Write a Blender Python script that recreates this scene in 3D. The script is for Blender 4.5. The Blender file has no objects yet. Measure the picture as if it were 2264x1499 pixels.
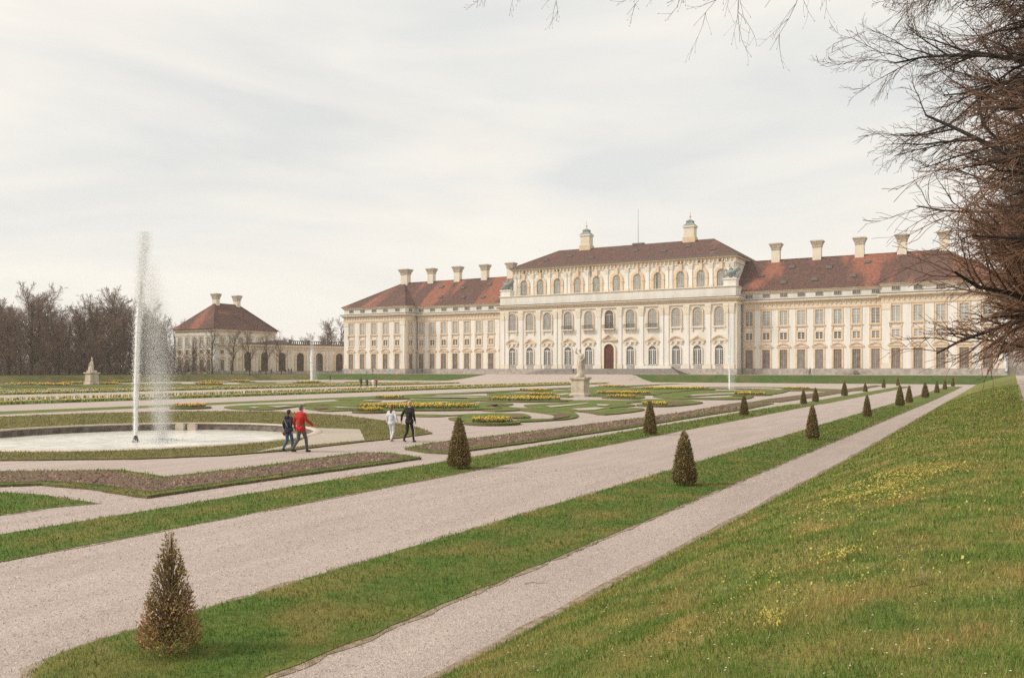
import bpy, bmesh, math, random
import numpy as np
from mathutils import Vector, Matrix
from mathutils.geometry import tessellate_polygon

R = math.radians
rnd = random.Random(7)
npr = np.random.default_rng(11)
SC = bpy.context.scene
COL = SC.collection

# ------------------------------------------------------------------ camera
F, PSI, EYE, HZ = 1890.97, R(29.626), 2.95, 818.0      # focal length in photo pixels, heading, eye height, horizon row
cam = bpy.data.cameras.new('camera'); camo = bpy.data.objects.new('camera', cam); COL.objects.link(camo)
camo.location = (0, 0, EYE); camo.rotation_euler = (R(90), 0, PSI)
cam.sensor_width = 36; cam.lens = 36 * F / 2264; cam.shift_y = (HZ - 749.5) / 2264
cam.clip_start = .05; cam.clip_end = 6000
SC.camera = camo

# ------------------------------------------------------------------ world: thin bright overcast
SUN_AZ = (-0.62, -0.52)            # horizontal direction towards the sun
SUN_EL = R(40)
w = bpy.data.worlds.new('World'); SC.world = w; w.use_nodes = True
nt = w.node_tree; N = nt.nodes; L = nt.links; N.clear()
def nn(t, **k):
    n = N.new(t)
    for a, b in k.items(): setattr(n, a, b)
    return n
out = nn('ShaderNodeOutputWorld'); bg = nn('ShaderNodeBackground'); L.new(bg.outputs[0], out.inputs[0])
bg.inputs[1].default_value = .1
sky = nn('ShaderNodeTexSky', sky_type='NISHITA'); sky.sun_disc = False
sky.sun_elevation = SUN_EL; sky.sun_rotation = math.atan2(SUN_AZ[0], SUN_AZ[1]); sky.dust_density = 3; sky.air_density = 1.2
tc = nn('ShaderNodeTexCoord')
mp = nn('ShaderNodeMapping'); mp.inputs['Scale'].default_value = (1.0, 1.0, 4.2); mp.inputs['Rotation'].default_value = (R(9), R(-13), R(20))
L.new(tc.outputs['Generated'], mp.inputs[0])
n1 = nn('ShaderNodeTexNoise'); n1.inputs['Scale'].default_value = 1.9; n1.inputs['Detail'].default_value = 7; n1.inputs['Roughness'].default_value = .52; n1.inputs['Distortion'].default_value = .5
L.new(mp.outputs[0], n1.inputs['Vector'])
rp = nn('ShaderNodeValToRGB'); rp.color_ramp.elements[0].position = .34; rp.color_ramp.elements[1].position = .60
rp.color_ramp.elements[0].color = (6.6, 6.7, 6.55, 1); rp.color_ramp.elements[1].color = (8.3, 7.9, 7.2, 1)
L.new(n1.outputs['Fac'], rp.inputs[0])
n2 = nn('ShaderNodeTexNoise'); n2.inputs['Scale'].default_value = 1.2; n2.inputs['Detail'].default_value = 5
mp2 = nn('ShaderNodeMapping'); mp2.inputs['Scale'].default_value = (1.2, 1.2, 5.0); mp2.inputs['Location'].default_value = (3.1, 1.7, .4); mp2.inputs['Rotation'].default_value = (R(4), R(-6), 0)
L.new(tc.outputs['Generated'], mp2.inputs[0]); L.new(mp2.outputs[0], n2.inputs['Vector'])
rp2 = nn('ShaderNodeValToRGB'); rp2.color_ramp.elements[0].position = .34; rp2.color_ramp.elements[1].position = .47
rp2.color_ramp.elements[0].color = (.86, .86, .86, 1); rp2.color_ramp.elements[1].color = (.97, .97, .97, 1)
L.new(n2.outputs['Fac'], rp2.inputs[0])
mx = nn('ShaderNodeMixRGB'); L.new(rp2.outputs[0], mx.inputs[0]); L.new(sky.outputs[0], mx.inputs[1]); L.new(rp.outputs[0], mx.inputs[2])
L.new(mx.outputs[0], bg.inputs[0])

sl = bpy.data.lights.new('sun', 'SUN'); sl.energy = 2.3; sl.angle = R(14); sl.color = (1, .93, .82)
so = bpy.data.objects.new('sun', sl); COL.objects.link(so)
d = Vector((SUN_AZ[0], SUN_AZ[1], 0)).normalized() * math.cos(SUN_EL) + Vector((0, 0, math.sin(SUN_EL)))
so.rotation_euler = d.to_track_quat('Z', 'Y').to_euler()
so.location = (0, 0, 60)

SC.view_settings.view_transform = 'Standard'; SC.view_settings.look = 'None'
SC.view_settings.exposure = 0.27; SC.view_settings.gamma = 1
SC.render.engine = 'CYCLES'
SC.cycles.max_bounces = 5; SC.cycles.diffuse_bounces = 2; SC.cycles.glossy_bounces = 2; SC.cycles.transparent_max_bounces = 8
SC.cycles.use_denoising = False

# ------------------------------------------------------------------ helpers
CS, SN = math.cos(PSI), math.sin(PSI)
def ray(px, z):                       # point at camera depth z under photo column px -> (X, Y)
    u = (px - 1132) / F * z
    return (u * CS - z * SN, u * SN + z * CS)
def G(px, py, zg=0.0):                # photo pixel -> point of the level ground
    z = F * (EYE - zg) / (py - HZ)
    x, y = ray(px, z)
    return (x, y)
def onY(px, Y):                       # X where photo column px meets the vertical plane at Y
    return Y * math.tan(math.atan((px - 1132) / F) - PSI)

def mat(name, c1, c2=None, scale=4.0, rough=.85, bump=0.0, bscale=None, island=0.0, pos=(.35, .65), c3=None, s3=None, detail=4, stretch=None, spec=.25, sub=0.0):
    m = bpy.data.materials.new(name); m.use_nodes = True
    t = m.node_tree; b = t.nodes['Principled BSDF']
    b.inputs['Roughness'].default_value = rough
    b.inputs['Specular IOR Level'].default_value = spec
    def A(k, **kw):
        n = t.nodes.new(k)
        for a, v in kw.items(): setattr(n, a, v)
        return n
    if c2 is None:
        b.inputs['Base Color'].default_value = (*c1, 1)
        m.diffuse_color = (*c1, 1)
        if not bump and not island: return m
    geo = A('ShaderNodeNewGeometry')
    vec = geo.outputs['Position']
    if stretch:
        mpn = A('ShaderNodeMapping'); mpn.inputs['Scale'].default_value = stretch
        t.links.new(vec, mpn.inputs[0]); vec = mpn.outputs[0]
    col = None
    if c2 is not None:
        n = A('ShaderNodeTexNoise'); n.inputs['Scale'].default_value = scale; n.inputs['Detail'].default_value = detail
        t.links.new(vec, n.inputs['Vector'])
        r = A('ShaderNodeValToRGB'); r.color_ramp.elements[0].position, r.color_ramp.elements[1].position = pos
        r.color_ramp.elements[0].color = (*c1, 1); r.color_ramp.elements[1].color = (*c2, 1)
        t.links.new(n.outputs['Fac'], r.inputs[0]); col = r.outputs[0]
        if c3 is not None:
            n3 = A('ShaderNodeTexNoise'); n3.inputs['Scale'].default_value = s3 or scale * .2; n3.inputs['Detail'].default_value = 5
            t.links.new(vec, n3.inputs['Vector'])
            r3 = A('ShaderNodeValToRGB'); r3.color_ramp.elements[0].position = .46; r3.color_ramp.elements[1].position = .68
            t.links.new(n3.outputs['Fac'], r3.inputs[0])
            x = A('ShaderNodeMixRGB'); t.links.new(r3.outputs[0], x.inputs[0]); t.links.new(col, x.inputs[1]); x.inputs[2].default_value = (*c3, 1)
            col = x.outputs[0]
    if island:
        hs = A('ShaderNodeHueSaturation')
        if col: t.links.new(col, hs.inputs['Color'])
        else: hs.inputs['Color'].default_value = (*c1, 1)
        mr = A('ShaderNodeMapRange'); mr.inputs[3].default_value = 1 - island; mr.inputs[4].default_value = 1 + island
        t.links.new(geo.outputs['Random Per Island'], mr.inputs[0]); t.links.new(mr.outputs[0], hs.inputs['Value'])
        col = hs.outputs[0]
    if col: t.links.new(col, b.inputs['Base Color'])
    if bump:
        nb = A('ShaderNodeTexNoise'); nb.inputs['Scale'].default_value = bscale or scale * 3; nb.inputs['Detail'].default_value = 5
        t.links.new(vec, nb.inputs['Vector'])
        bp = A('ShaderNodeBump'); bp.inputs['Strength'].default_value = bump; bp.inputs['Distance'].default_value = .05
        t.links.new(nb.outputs['Fac'], bp.inputs['Height']); t.links.new(bp.outputs[0], b.inputs['Normal'])
    if sub:
        tr = A('ShaderNodeBsdfTranslucent'); ms = A('ShaderNodeMixShader'); ms.inputs[0].default_value = sub
        if col: t.links.new(col, tr.inputs[0])
        else: tr.inputs[0].default_value = (*c1, 1)
        o = t.nodes['Material Output']
        t.links.new(b.outputs[0], ms.inputs[1]); t.links.new(tr.outputs[0], ms.inputs[2]); t.links.new(ms.outputs[0], o.inputs[0])
    return m

def gravel_mat(name, base, spread=.22):
    m = bpy.data.materials.new(name); m.use_nodes = True
    t = m.node_tree; b = t.nodes['Principled BSDF']; b.inputs['Roughness'].default_value = .9; b.inputs['Specular IOR Level'].default_value = .15
    A = lambda k: t.nodes.new(k)
    geo = A('ShaderNodeNewGeometry')
    vo = A('ShaderNodeTexVoronoi'); vo.inputs['Scale'].default_value = 62; t.links.new(geo.outputs['Position'], vo.inputs['Vector'])
    vb = A('ShaderNodeTexVoronoi'); vb.inputs['Scale'].default_value = 21; t.links.new(geo.outputs['Position'], vb.inputs['Vector'])
    bw = A('ShaderNodeRGBToBW'); t.links.new(vo.outputs['Color'], bw.inputs[0])
    bw2 = A('ShaderNodeRGBToBW'); t.links.new(vb.outputs['Color'], bw2.inputs[0])
    ad = A('ShaderNodeMath'); ad.operation = 'MULTIPLY_ADD'; t.links.new(bw2.outputs[0], ad.inputs[0]); ad.inputs[1].default_value = .45; t.links.new(bw.outputs[0], ad.inputs[2])
    big = A('ShaderNodeTexNoise'); big.inputs['Scale'].default_value = 1.0; big.inputs['Detail'].default_value = 6; bm_ = A('ShaderNodeMapping'); bm_.inputs['Scale'].default_value = (1.9, .22, 1); t.links.new(geo.outputs['Position'], bm_.inputs[0]); t.links.new(bm_.outputs[0], big.inputs['Vector'])
    ad2 = A('ShaderNodeMath'); ad2.operation = 'MULTIPLY_ADD'; t.links.new(big.outputs[0], ad2.inputs[0]); ad2.inputs[1].default_value = .9; t.links.new(ad.outputs[0], ad2.inputs[2])
    mr = A('ShaderNodeMapRange'); mr.inputs[1].default_value = .6; mr.inputs[2].default_value = 1.75; mr.inputs[3].default_value = 1 - spread * 1.6; mr.inputs[4].default_value = 1 + spread
    t.links.new(ad2.outputs[0], mr.inputs[0])
    hs = A('ShaderNodeHueSaturation'); hs.inputs['Color'].default_value = (*base, 1); t.links.new(mr.outputs[0], hs.inputs['Value'])
    t.links.new(hs.outputs[0], b.inputs['Base Color'])
    bp = A('ShaderNodeBump'); bp.inputs['Strength'].default_value = .7; bp.inputs['Distance'].default_value = .012
    t.links.new(vo.outputs['Distance'], bp.inputs['Height']); t.links.new(bp.outputs[0], b.inputs['Normal'])
    return m

M = {}
M['gravel'] = gravel_mat('gravel', (.49, .405, .36), .21)
M['cream_gravel'] = gravel_mat('cream_gravel', (.49, .42, .34), .16)
M['turf'] = mat('turf', (0.0616, 0.1188, 0.02), (0.1288, 0.1782, 0.036), 5, .95, .5, 30, c3=(0.224, 0.1782, 0.055), s3=.8)
M['bank_turf'] = mat('bank_turf', (.045, .09, .018), (.085, .125, .03), 3, .95, .6, 9, c3=(.12, .11, .04), s3=.35)
M['dry_turf'] = mat('dry_turf', (.13, .12, .04), (.21, .17, .07), 4, .95, .6, 9, c3=(.10, .12, .04), s3=.6)
M['slope_turf'] = mat('slope_turf', (0.0858, 0.1352, 0.026), (0.1848, 0.1996, 0.05), 4, .95, .6, 25, c3=(0.3168, 0.2318, 0.08), s3=.9)
M['blade'] = mat('blade', (0.084, 0.1674, 0.024), (0.168, 0.2322, 0.042), 2.2, .7, island=.5, c3=(0.3024, 0.243, 0.08), s3=.9, sub=.25)
M['slope_blade'] = mat('slope_blade', (0.1104, 0.1982, 0.0315), (0.2277, 0.2841, 0.063), 2.6, .7, island=.6, c3=(0.414, 0.2974, 0.105), s3=1.3, sub=.25)
M['soil'] = mat('soil', (.10, .06, .042), (.25, .165, .12), 14, .95, .9, 30)
M['edge_soil'] = mat('edge_soil', (.10, .09, .04), (.20, .15, .09), 9, .95)
M['wall'] = mat('plaster', (.74, .70, .635), (.82, .785, .725), .7, .85, c3=(.70, .65, .575), s3=.5, stretch=(.8, .8, .12))
M['pilaster'] = mat('pilaster_plaster', (.78, .75, .69), (.84, .81, .755), .9, .85, c3=(.72, .68, .61), s3=.7, stretch=(1, 1, .12))
M['ochre'] = mat('ochre_plaster', (.68, .505, .335), (.76, .60, .44), .8, .85)
M['pale_ochre'] = mat('pale_ochre_plaster', (.745, .645, .51), (.805, .725, .60), .8, .85)
M['frieze'] = mat('frieze', (.70, .61, .49), (.79, .73, .62), 1.8, .85)
M['grey_stone'] = mat('grey_stone', (.34, .30, .27), (.50, .45, .40), 1.2, .9, .3, 6)
M['stone'] = mat('limestone', (.52, .43, .34), (.66, .57, .46), 3, .85, .3, 14, c3=(.40, .35, .29), s3=1.6)
M['step_stone'] = mat('step_stone', (.22, .20, .18), (.36, .32, .29), 2, .9)
M['rim'] = mat('rim_stone', (.50, .41, .34), (.62, .53, .45), 2, .8)
M['wetwall'] = mat('wet_wall', (.10, .085, .07), (.22, .19, .155), 3, .6)
M['dark_glass'] = mat('dark_glass', (.15, .125, .105), (.24, .21, .18), 1.2, .18, spec=.5)
M['clear_glass'] = mat('clear_glass', (.045, .05, .055), (.10, .10, .10), 1.2, .12, spec=.5)
M['pale_glass'] = mat('blind_sky_glass', (.40, .39, .35), (.50, .49, .45), .7, .2, spec=.5)  # blinds and sky reflection together, put into the pane colour
M['blue_glass'] = mat('sky_toned_glass', (.30, .32, .31), (.44, .45, .43), .7, .15, spec=.5)  # pale grey-blue is sky reflection coloured into the pane
M['white'] = mat('white_paint', (.74, .72, .68))
M['door'] = mat('door_wood', (.10, .035, .028), (.16, .06, .045), 5, .6)
M['gutter'] = mat('gutter_metal', (.16, .155, .145), None, rough=.6)
M['iron'] = mat('iron', (.10, .09, .085), None, rough=.6)
M['copper'] = mat('copper_green', (.22, .26, .24), (.30, .34, .32), 3, .6)
M['gallery_roof'] = mat('gallery_roof', (.13, .11, .10), (.20, .17, .15), 2, .9)
M['bark'] = mat('bark', (.055, .045, .038), (.10, .085, .07), 6, .95)
M['dark_bark'] = mat('dark_bark', (.030, .026, .026), (.06, .05, .046), 6, .95)
M['twig'] = mat('twig', (.115, .078, .058), (.19, .13, .10), 3, .9)
M['red_twig'] = mat('red_twig', (.17, .095, .062), (.27, .155, .10), 3, .9, island=.3)
M['glare_pale_twig'] = mat('glare_pale_twig', (.22, .19, .18), (.30, .27, .26), 3, .9)  # paled in colour for the sky glare that washes out thin twigs
M['wood_twig'] = mat('wood_twig', (.19, .125, .095), (.29, .20, .155), .4, .95, island=.4)
M['yew'] = mat('yew', (0.2375, 0.1913, 0.0684), (0.4037, 0.2812, 0.114), 5, .85, island=.5, c3=(0.4988, 0.2587, 0.1482), s3=2.2)
M['yew_dark'] = mat('yew_dark', (0.221, 0.15, 0.0713), (0.351, 0.25, 0.115), 5, .9, island=.5, c3=(0.195, 0.2, 0.07475), s3=2.5)
M['stem'] = mat('stem', (0.16, 0.112, 0.072), (0.24, 0.176, 0.12), 8, .95)
M['yellow'] = mat('yellow_petal', (.80, .62, .10), None, rough=.6, island=.25, sub=.3)
M['orange'] = mat('orange_petal', (.72, .30, .05), None, rough=.6, island=.25, sub=.3)
M['pink'] = mat('pink_petal', (.62, .27, .22), None, rough=.6, island=.35, sub=.3)
M['cream_petal'] = mat('cream_petal', (.80, .76, .50), None, rough=.6, island=.15, sub=.3)
M['leaf'] = mat('tulip_leaf', (.05, .10, .03), (.09, .14, .05), 5, .6, island=.4)
M['moss'] = mat('moss_flower', (.48, .42, .10), (.62, .53, .16), 6, .8, island=.35, sub=.3)
M['daisy'] = mat('daisy', (.75, .74, .68))
M['skin'] = mat('skin', (.55, .33, .24), None, rough=.55)

def water_mat():  # pale base colour carries the white sky's reflection on milky water
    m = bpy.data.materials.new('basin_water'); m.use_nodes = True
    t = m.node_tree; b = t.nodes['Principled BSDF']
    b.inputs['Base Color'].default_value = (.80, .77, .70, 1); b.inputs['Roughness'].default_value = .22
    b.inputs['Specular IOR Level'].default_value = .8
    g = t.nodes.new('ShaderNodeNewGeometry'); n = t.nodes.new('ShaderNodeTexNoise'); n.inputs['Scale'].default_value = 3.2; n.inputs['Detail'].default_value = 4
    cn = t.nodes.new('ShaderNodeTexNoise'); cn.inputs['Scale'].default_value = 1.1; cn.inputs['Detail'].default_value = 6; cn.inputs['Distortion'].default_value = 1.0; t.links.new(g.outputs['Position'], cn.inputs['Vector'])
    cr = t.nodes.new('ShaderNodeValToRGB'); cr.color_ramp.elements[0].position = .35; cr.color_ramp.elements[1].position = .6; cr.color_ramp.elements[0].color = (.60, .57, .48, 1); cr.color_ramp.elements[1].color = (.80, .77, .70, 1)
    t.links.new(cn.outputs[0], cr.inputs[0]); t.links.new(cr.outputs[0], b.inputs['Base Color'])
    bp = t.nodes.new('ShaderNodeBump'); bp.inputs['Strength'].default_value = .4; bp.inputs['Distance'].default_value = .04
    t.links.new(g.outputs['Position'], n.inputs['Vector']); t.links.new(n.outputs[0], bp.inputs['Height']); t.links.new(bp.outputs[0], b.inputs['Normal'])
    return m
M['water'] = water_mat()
M['jet'] = mat('jet_water', (.93, .93, .92), None, rough=.3, sub=.4)
def spray_mat():
    m = bpy.data.materials.new('spray_water'); m.use_nodes = True; t = m.node_tree; t.nodes.clear()
    o = t.nodes.new('ShaderNodeOutputMaterial'); a = t.nodes.new('ShaderNodeBsdfDiffuse'); b = t.nodes.new('ShaderNodeBsdfTranslucent'); c = t.nodes.new('ShaderNodeBsdfTransparent')
    a.inputs[0].default_value = b.inputs[0].default_value = (.95, .95, .94, 1)
    x = t.nodes.new('ShaderNodeMixShader'); x.inputs[0].default_value = .5; y = t.nodes.new('ShaderNodeMixShader'); y.inputs[0].default_value = .55
    t.links.new(a.outputs[0], x.inputs[1]); t.links.new(b.outputs[0], x.inputs[2]); t.links.new(c.outputs[0], y.inputs[1]); t.links.new(x.outputs[0], y.inputs[2]); t.links.new(y.outputs[0], o.inputs[0])
    return m
M['spray'] = spray_mat()

def roof_mat(name='roof_tiles', lo=.50):
    m = bpy.data.materials.new(name); m.use_nodes = True
    t = m.node_tree; b = t.nodes['Principled BSDF']; b.inputs['Roughness'].default_value = .9; b.inputs['Specular IOR Level'].default_value = .15
    A = lambda k: t.nodes.new(k); g = A('ShaderNodeNewGeometry')
    mpn = A('ShaderNodeMapping'); mpn.inputs['Scale'].default_value = (.17, .03, .05); mpn.inputs['Rotation'].default_value = (0, R(10), 0); t.links.new(g.outputs['Position'], mpn.inputs[0])
    n = A('ShaderNodeTexNoise'); n.inputs['Scale'].default_value = 1.0; n.inputs['Detail'].default_value = 3; t.links.new(mpn.outputs[0], n.inputs['Vector'])
    r = A('ShaderNodeValToRGB'); r.color_ramp.elements[0].position = lo; r.color_ramp.elements[1].position = lo + .1
    t.links.new(n.outputs['Fac'], r.inputs[0])
    f = A('ShaderNodeTexNoise'); f.inputs['Scale'].default_value = 2.2; f.inputs['Detail'].default_value = 6; f.inputs['Roughness'].default_value = .7; t.links.new(g.outputs['Position'], f.inputs['Vector'])
    ra = A('ShaderNodeValToRGB'); ra.color_ramp.elements[0].position = .36; ra.color_ramp.elements[1].position = .64
    ra.color_ramp.elements[0].color = (.078, .050, .045, 1); ra.color_ramp.elements[1].color = (.195, .108, .088, 1)
    rb = A('ShaderNodeValToRGB'); rb.color_ramp.elements[0].position = .36; rb.color_ramp.elements[1].position = .64
    rb.color_ramp.elements[0].color = (.19, .08, .058, 1); rb.color_ramp.elements[1].color = (.38, .16, .11, 1)
    t.links.new(f.outputs[0], ra.inputs[0]); t.links.new(f.outputs[0], rb.inputs[0])
    x = A('ShaderNodeMixRGB'); t.links.new(r.outputs[0], x.inputs[0]); t.links.new(ra.outputs[0], x.inputs[1]); t.links.new(rb.outputs[0], x.inputs[2])
    t.links.new(x.outputs[0], b.inputs['Base Color'])
    wv = A('ShaderNodeTexWave'); wv.bands_direction = 'Z'; wv.inputs['Scale'].default_value = 1.6; wv.inputs['Distortion'].default_value = .6; t.links.new(g.outputs['Position'], wv.inputs['Vector'])
    bp = A('ShaderNodeBump'); bp.inputs['Strength'].default_value = .5; bp.inputs['Distance'].default_value = .1; t.links.new(wv.outputs[0], bp.inputs['Height']); t.links.new(bp.outputs[0], b.inputs['Normal'])
    return m
M['roof'] = roof_mat()
M['brown_roof'] = roof_mat('brown_roof_tiles', .60)

def tag(o, label=None, cat=None, group=None, kind=None):
    if label: o['label'] = label
    if cat: o['category'] = cat
    if group: o['group'] = group
    if kind: o['kind'] = kind
    return o
def link(name, me, m=None, parent=None, loc=(0, 0, 0), rz=0):
    o = bpy.data.objects.new(name, me); COL.objects.link(o)
    if m is not None and me is not None and len(me.materials) == 0:
        for k in (m if isinstance(m, (list, tuple)) else [m]): me.materials.append(M[k] if isinstance(k, str) else k)
    o.location = loc; o.rotation_euler = (0, 0, rz)
    if parent: o.parent = parent
    return o
def empty(name, loc=(0, 0, 0), rz=0):
    o = bpy.data.objects.new(name, None); COL.objects.link(o); o.location = loc; o.rotation_euler = (0, 0, rz); o.empty_display_size = .3
    return o
def copy_tree(o, parent=None):
    c = o.copy(); COL.objects.link(c)
    if parent: c.parent = parent
    for ch in list(o.children): copy_tree(ch, c)
    return c

def np_mesh(name, V, Fc, smooth=False):      # V (n,3), Fc (m,k) array of equal-size faces
    me = bpy.data.meshes.new(name); V = np.asarray(V, np.float32); Fc = np.asarray(Fc, np.int32)
    k = Fc.shape[1]
    me.vertices.add(len(V)); me.vertices.foreach_set('co', V.ravel())
    me.loops.add(Fc.size); me.loops.foreach_set('vertex_index', Fc.ravel())
    me.polygons.add(len(Fc)); me.polygons.foreach_set('loop_start', np.arange(0, Fc.size, k, dtype=np.int32))
    if smooth: me.polygons.foreach_set('use_smooth', np.ones(len(Fc), bool))
    me.update(calc_edges=True)
    return me

class MB:
    def __init__(s): s.v = []; s.f = []
    def add(s, v, f):
        b = len(s.v); s.v += [tuple(p) for p in v]; s.f += [tuple(i + b for i in q) for q in f]; return s
    def box(s, x0, x1, y0, y1, z0, z1):
        return s.add([(x0, y0, z0), (x1, y0, z0), (x1, y1, z0), (x0, y1, z0), (x0, y0, z1), (x1, y0, z1), (x1, y1, z1), (x0, y1, z1)],
                     [(0, 3, 2, 1), (4, 5, 6, 7), (0, 1, 5, 4), (1, 2, 6, 5), (2, 3, 7, 6), (3, 0, 4, 7)])
    def frustum(s, cx, cy, z0, z1, a0, b0, a1, b1):
        return s.add([(cx - a0, cy - b0, z0), (cx + a0, cy - b0, z0), (cx + a0, cy + b0, z0), (cx - a0, cy + b0, z0),
                      (cx - a1, cy - b1, z1), (cx + a1, cy - b1, z1), (cx + a1, cy + b1, z1), (cx - a1, cy + b1, z1)],
                     [(0, 3, 2, 1), (4, 5, 6, 7), (0, 1, 5, 4), (1, 2, 6, 5), (2, 3, 7, 6), (3, 0, 4, 7)])
    def prism(s, pts, y0, y1):               # outline in (x, z), extruded from y0 (front) to y1
        n = len(pts)
        v = [(x, y0, z) for x, z in pts] + [(x, y1, z) for x, z in pts]
        f = [tuple(range(n)), tuple(range(2 * n - 1, n - 1, -1))] + [(i, i + n, (i + 1) % n + n, (i + 1) % n) for i in range(n)]
        return s.add(v, f)
    def ring(s, outer, inner, y0, y1, closed=True):     # frame between two outlines of equal length
        n = len(outer)
        v = [(x, y0, z) for x, z in outer] + [(x, y0, z) for x, z in inner] + [(x, y1, z) for x, z in outer] + [(x, y1, z) for x, z in inner]
        f = []
        for i in range(n if closed else n - 1):
            j = (i + 1) % n
            f += [(i, j, n + j, n + i), (i, 2 * n + i, 2 * n + j, j), (n + i, n + j, 3 * n + j, 3 * n + i)]
        return s.add(v, f)
    def lathe(s, prof, n=16, cx=0, cy=0, z0=0, sq=False):
        b = []
        for r, z in prof:
            for i in range(n):
                a = 2 * math.pi * (i + .5) / n
                b.append((cx + r * math.cos(a), cy + r * math.sin(a), z0 + z))
        f = []
        for k in range(len(prof) - 1):
            for i in range(n):
                j = (i + 1) % n
                f.append((k * n + i, k * n + j, (k + 1) * n + j, (k + 1) * n + i))
        f.append(tuple(range(n - 1, -1, -1))); f.append(tuple((len(prof) - 1) * n + i for i in range(n)))
        return s.add(b, f)
    def tube(s, a, b, r0, r1=None, n=6):
        r1 = r0 if r1 is None else r1
        a = Vector(a); b = Vector(b); d = (b - a).normalized(); p = d.orthogonal().normalized(); q = d.cross(p)
        v = []
        for c, r in ((a, r0), (b, r1)):
            for i in range(n):
                t = 2 * math.pi * i / n; v.append(c + (p * math.cos(t) + q * math.sin(t)) * r)
        f = [(i, (i + 1) % n, n + (i + 1) % n, n + i) for i in range(n)] + [tuple(range(n - 1, -1, -1)), tuple(range(n, 2 * n))]
        return s.add(v, f)
    def mesh(s, name='m'):
        me = bpy.data.meshes.new(name); me.from_pydata(s.v, [], s.f); me.update(); return me
    def build(s, name, m, parent=None, loc=(0, 0, 0), rz=0): return link(name, s.mesh(name), m, parent, loc, rz)

def arch(w, z0, zt, n=10):                    # round-headed outline, clockwise from lower left
    h = w / 2; zs = zt - h
    return [(-h, z0)] + [(-h * math.cos(math.pi * i / n), zs + h * math.sin(math.pi * i / n)) for i in range(n + 1)] + [(h, z0)]
def rect(w, z0, z1): return [(-w / 2, z0), (-w / 2, z1), (w / 2, z1), (w / 2, z0)]

# ------------------------------------------------------------------ ground polygons
def smooth_noise(x, y, s=1.0):
    return (math.sin(x * 1.7 * s + 1.3) * math.cos(y * 1.3 * s + .7) + math.sin(x * .6 * s + y * 2.1 * s) + math.sin(2.9 * y * s - 1.1 * x * s)) / 3
def densify(pts, step, jit):
    o = []
    n = len(pts)
    for i in range(n):
        a = pts[i]; b = pts[(i + 1) % n]
        d = math.hypot(b[0] - a[0], b[1] - a[1]); k = max(1, min(160, int(d / step)))
        for j in range(k):
            t = j / k; x = a[0] + (b[0] - a[0]) * t; y = a[1] + (b[1] - a[1]) * t
            o.append((x + rnd.uniform(-jit, jit), y + rnd.uniform(-jit, jit)))
    return o
def spline(pts, k=4):                          # closed Catmull-Rom
    o = []; n = len(pts)
    for i in range(n):
        p0, p1, p2, p3 = (pts[(i + j - 1) % n] for j in range(4))
        for j in range(k):
            t = j / k
            o.append(tuple(.5 * (2 * p1[c] + (p2[c] - p0[c]) * t + (2 * p0[c] - 5 * p1[c] + 4 * p2[c] - p3[c]) * t * t + (3 * p1[c] - p0[c] - 3 * p2[c] + p3[c]) * t ** 3) for c in (0, 1)))
    return o
def sheet_mesh(name, pts, z0, z1, holes=None):
    loops = [[Vector((x, y, 0)) for x, y in pts]] + [[Vector((x, y, 0)) for x, y in h] for h in (holes or [])]
    tris = tessellate_polygon(loops)
    flat = [p for l in loops for p in l]
    v = [(p.x, p.y, z1) for p in flat]; f = []
    for t in tris:
        a, b, c = (flat[i] for i in t)
        f.append(t if (b - a).cross(c - a).z > 0 else t[::-1])
    mi = [0] * len(f)
    if z0 is not None:
        n = len(pts); b = len(v); v += [(x, y, z0) for x, y in pts]
        area = sum(pts[i][0] * pts[(i + 1) % n][1] - pts[(i + 1) % n][0] * pts[i][1] for i in range(n))
        for i in range(n):
            j = (i + 1) % n
            q = (b + i, b + j, j, i) if area > 0 else (b + j, b + i, i, j)
            f.append(q); mi.append(1)
    me = bpy.data.meshes.new(name); me.from_pydata(v, [], f); me.polygons.foreach_set('material_index', mi); me.update()
    return me
def offset(pts, w):
    n = len(pts); area = sum(pts[i][0] * pts[(i + 1) % n][1] - pts[(i + 1) % n][0] * pts[i][1] for i in range(n)); sg = 1 if area > 0 else -1; o = []
    for i in range(n):
        a, b, c = Vector(pts[i - 1]), Vector(pts[i]), Vector(pts[(i + 1) % n]); d1 = (b - a).normalized(); d2 = (c - b).normalized()
        m_ = (Vector((d1.y, -d1.x)) + Vector((d2.y, -d2.x))) * sg
        q = b + (m_.normalized() if m_.length > 1e-6 else Vector((0, 0))) * w; o.append((q.x, q.y))
    return o
M['fringe'] = mat('fringe', (.20, .15, .085), (.40, .31, .24), 7, .95, .5, 30)
TURF = []                                      # ground polygons that get grass blades: (outline, z, blade material)
def lawn(pts, m='turf', z=.014, step=.3, jit=.05, blades=True, name='lawn', parent=None, label=None):
    p = densify(pts, step, jit)
    o = link(name, sheet_mesh(name, p, 0 if parent is None else 0.0, z), [m, 'edge_soil'], parent)
    if parent is None: tag(o, label=label, kind='structure')
    if blades: link('soil_fringe', sheet_mesh('soil_fringe', [(x + .07 * smooth_noise(x, y, 2.3), y + .07 * smooth_noise(y, x, 2.1)) for x, y in densify(offset(pts, .09), .22, .035)], None, .006), 'fringe', o)
    if blades: TURF.append((pts, z, 'blade'))
    return o

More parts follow.
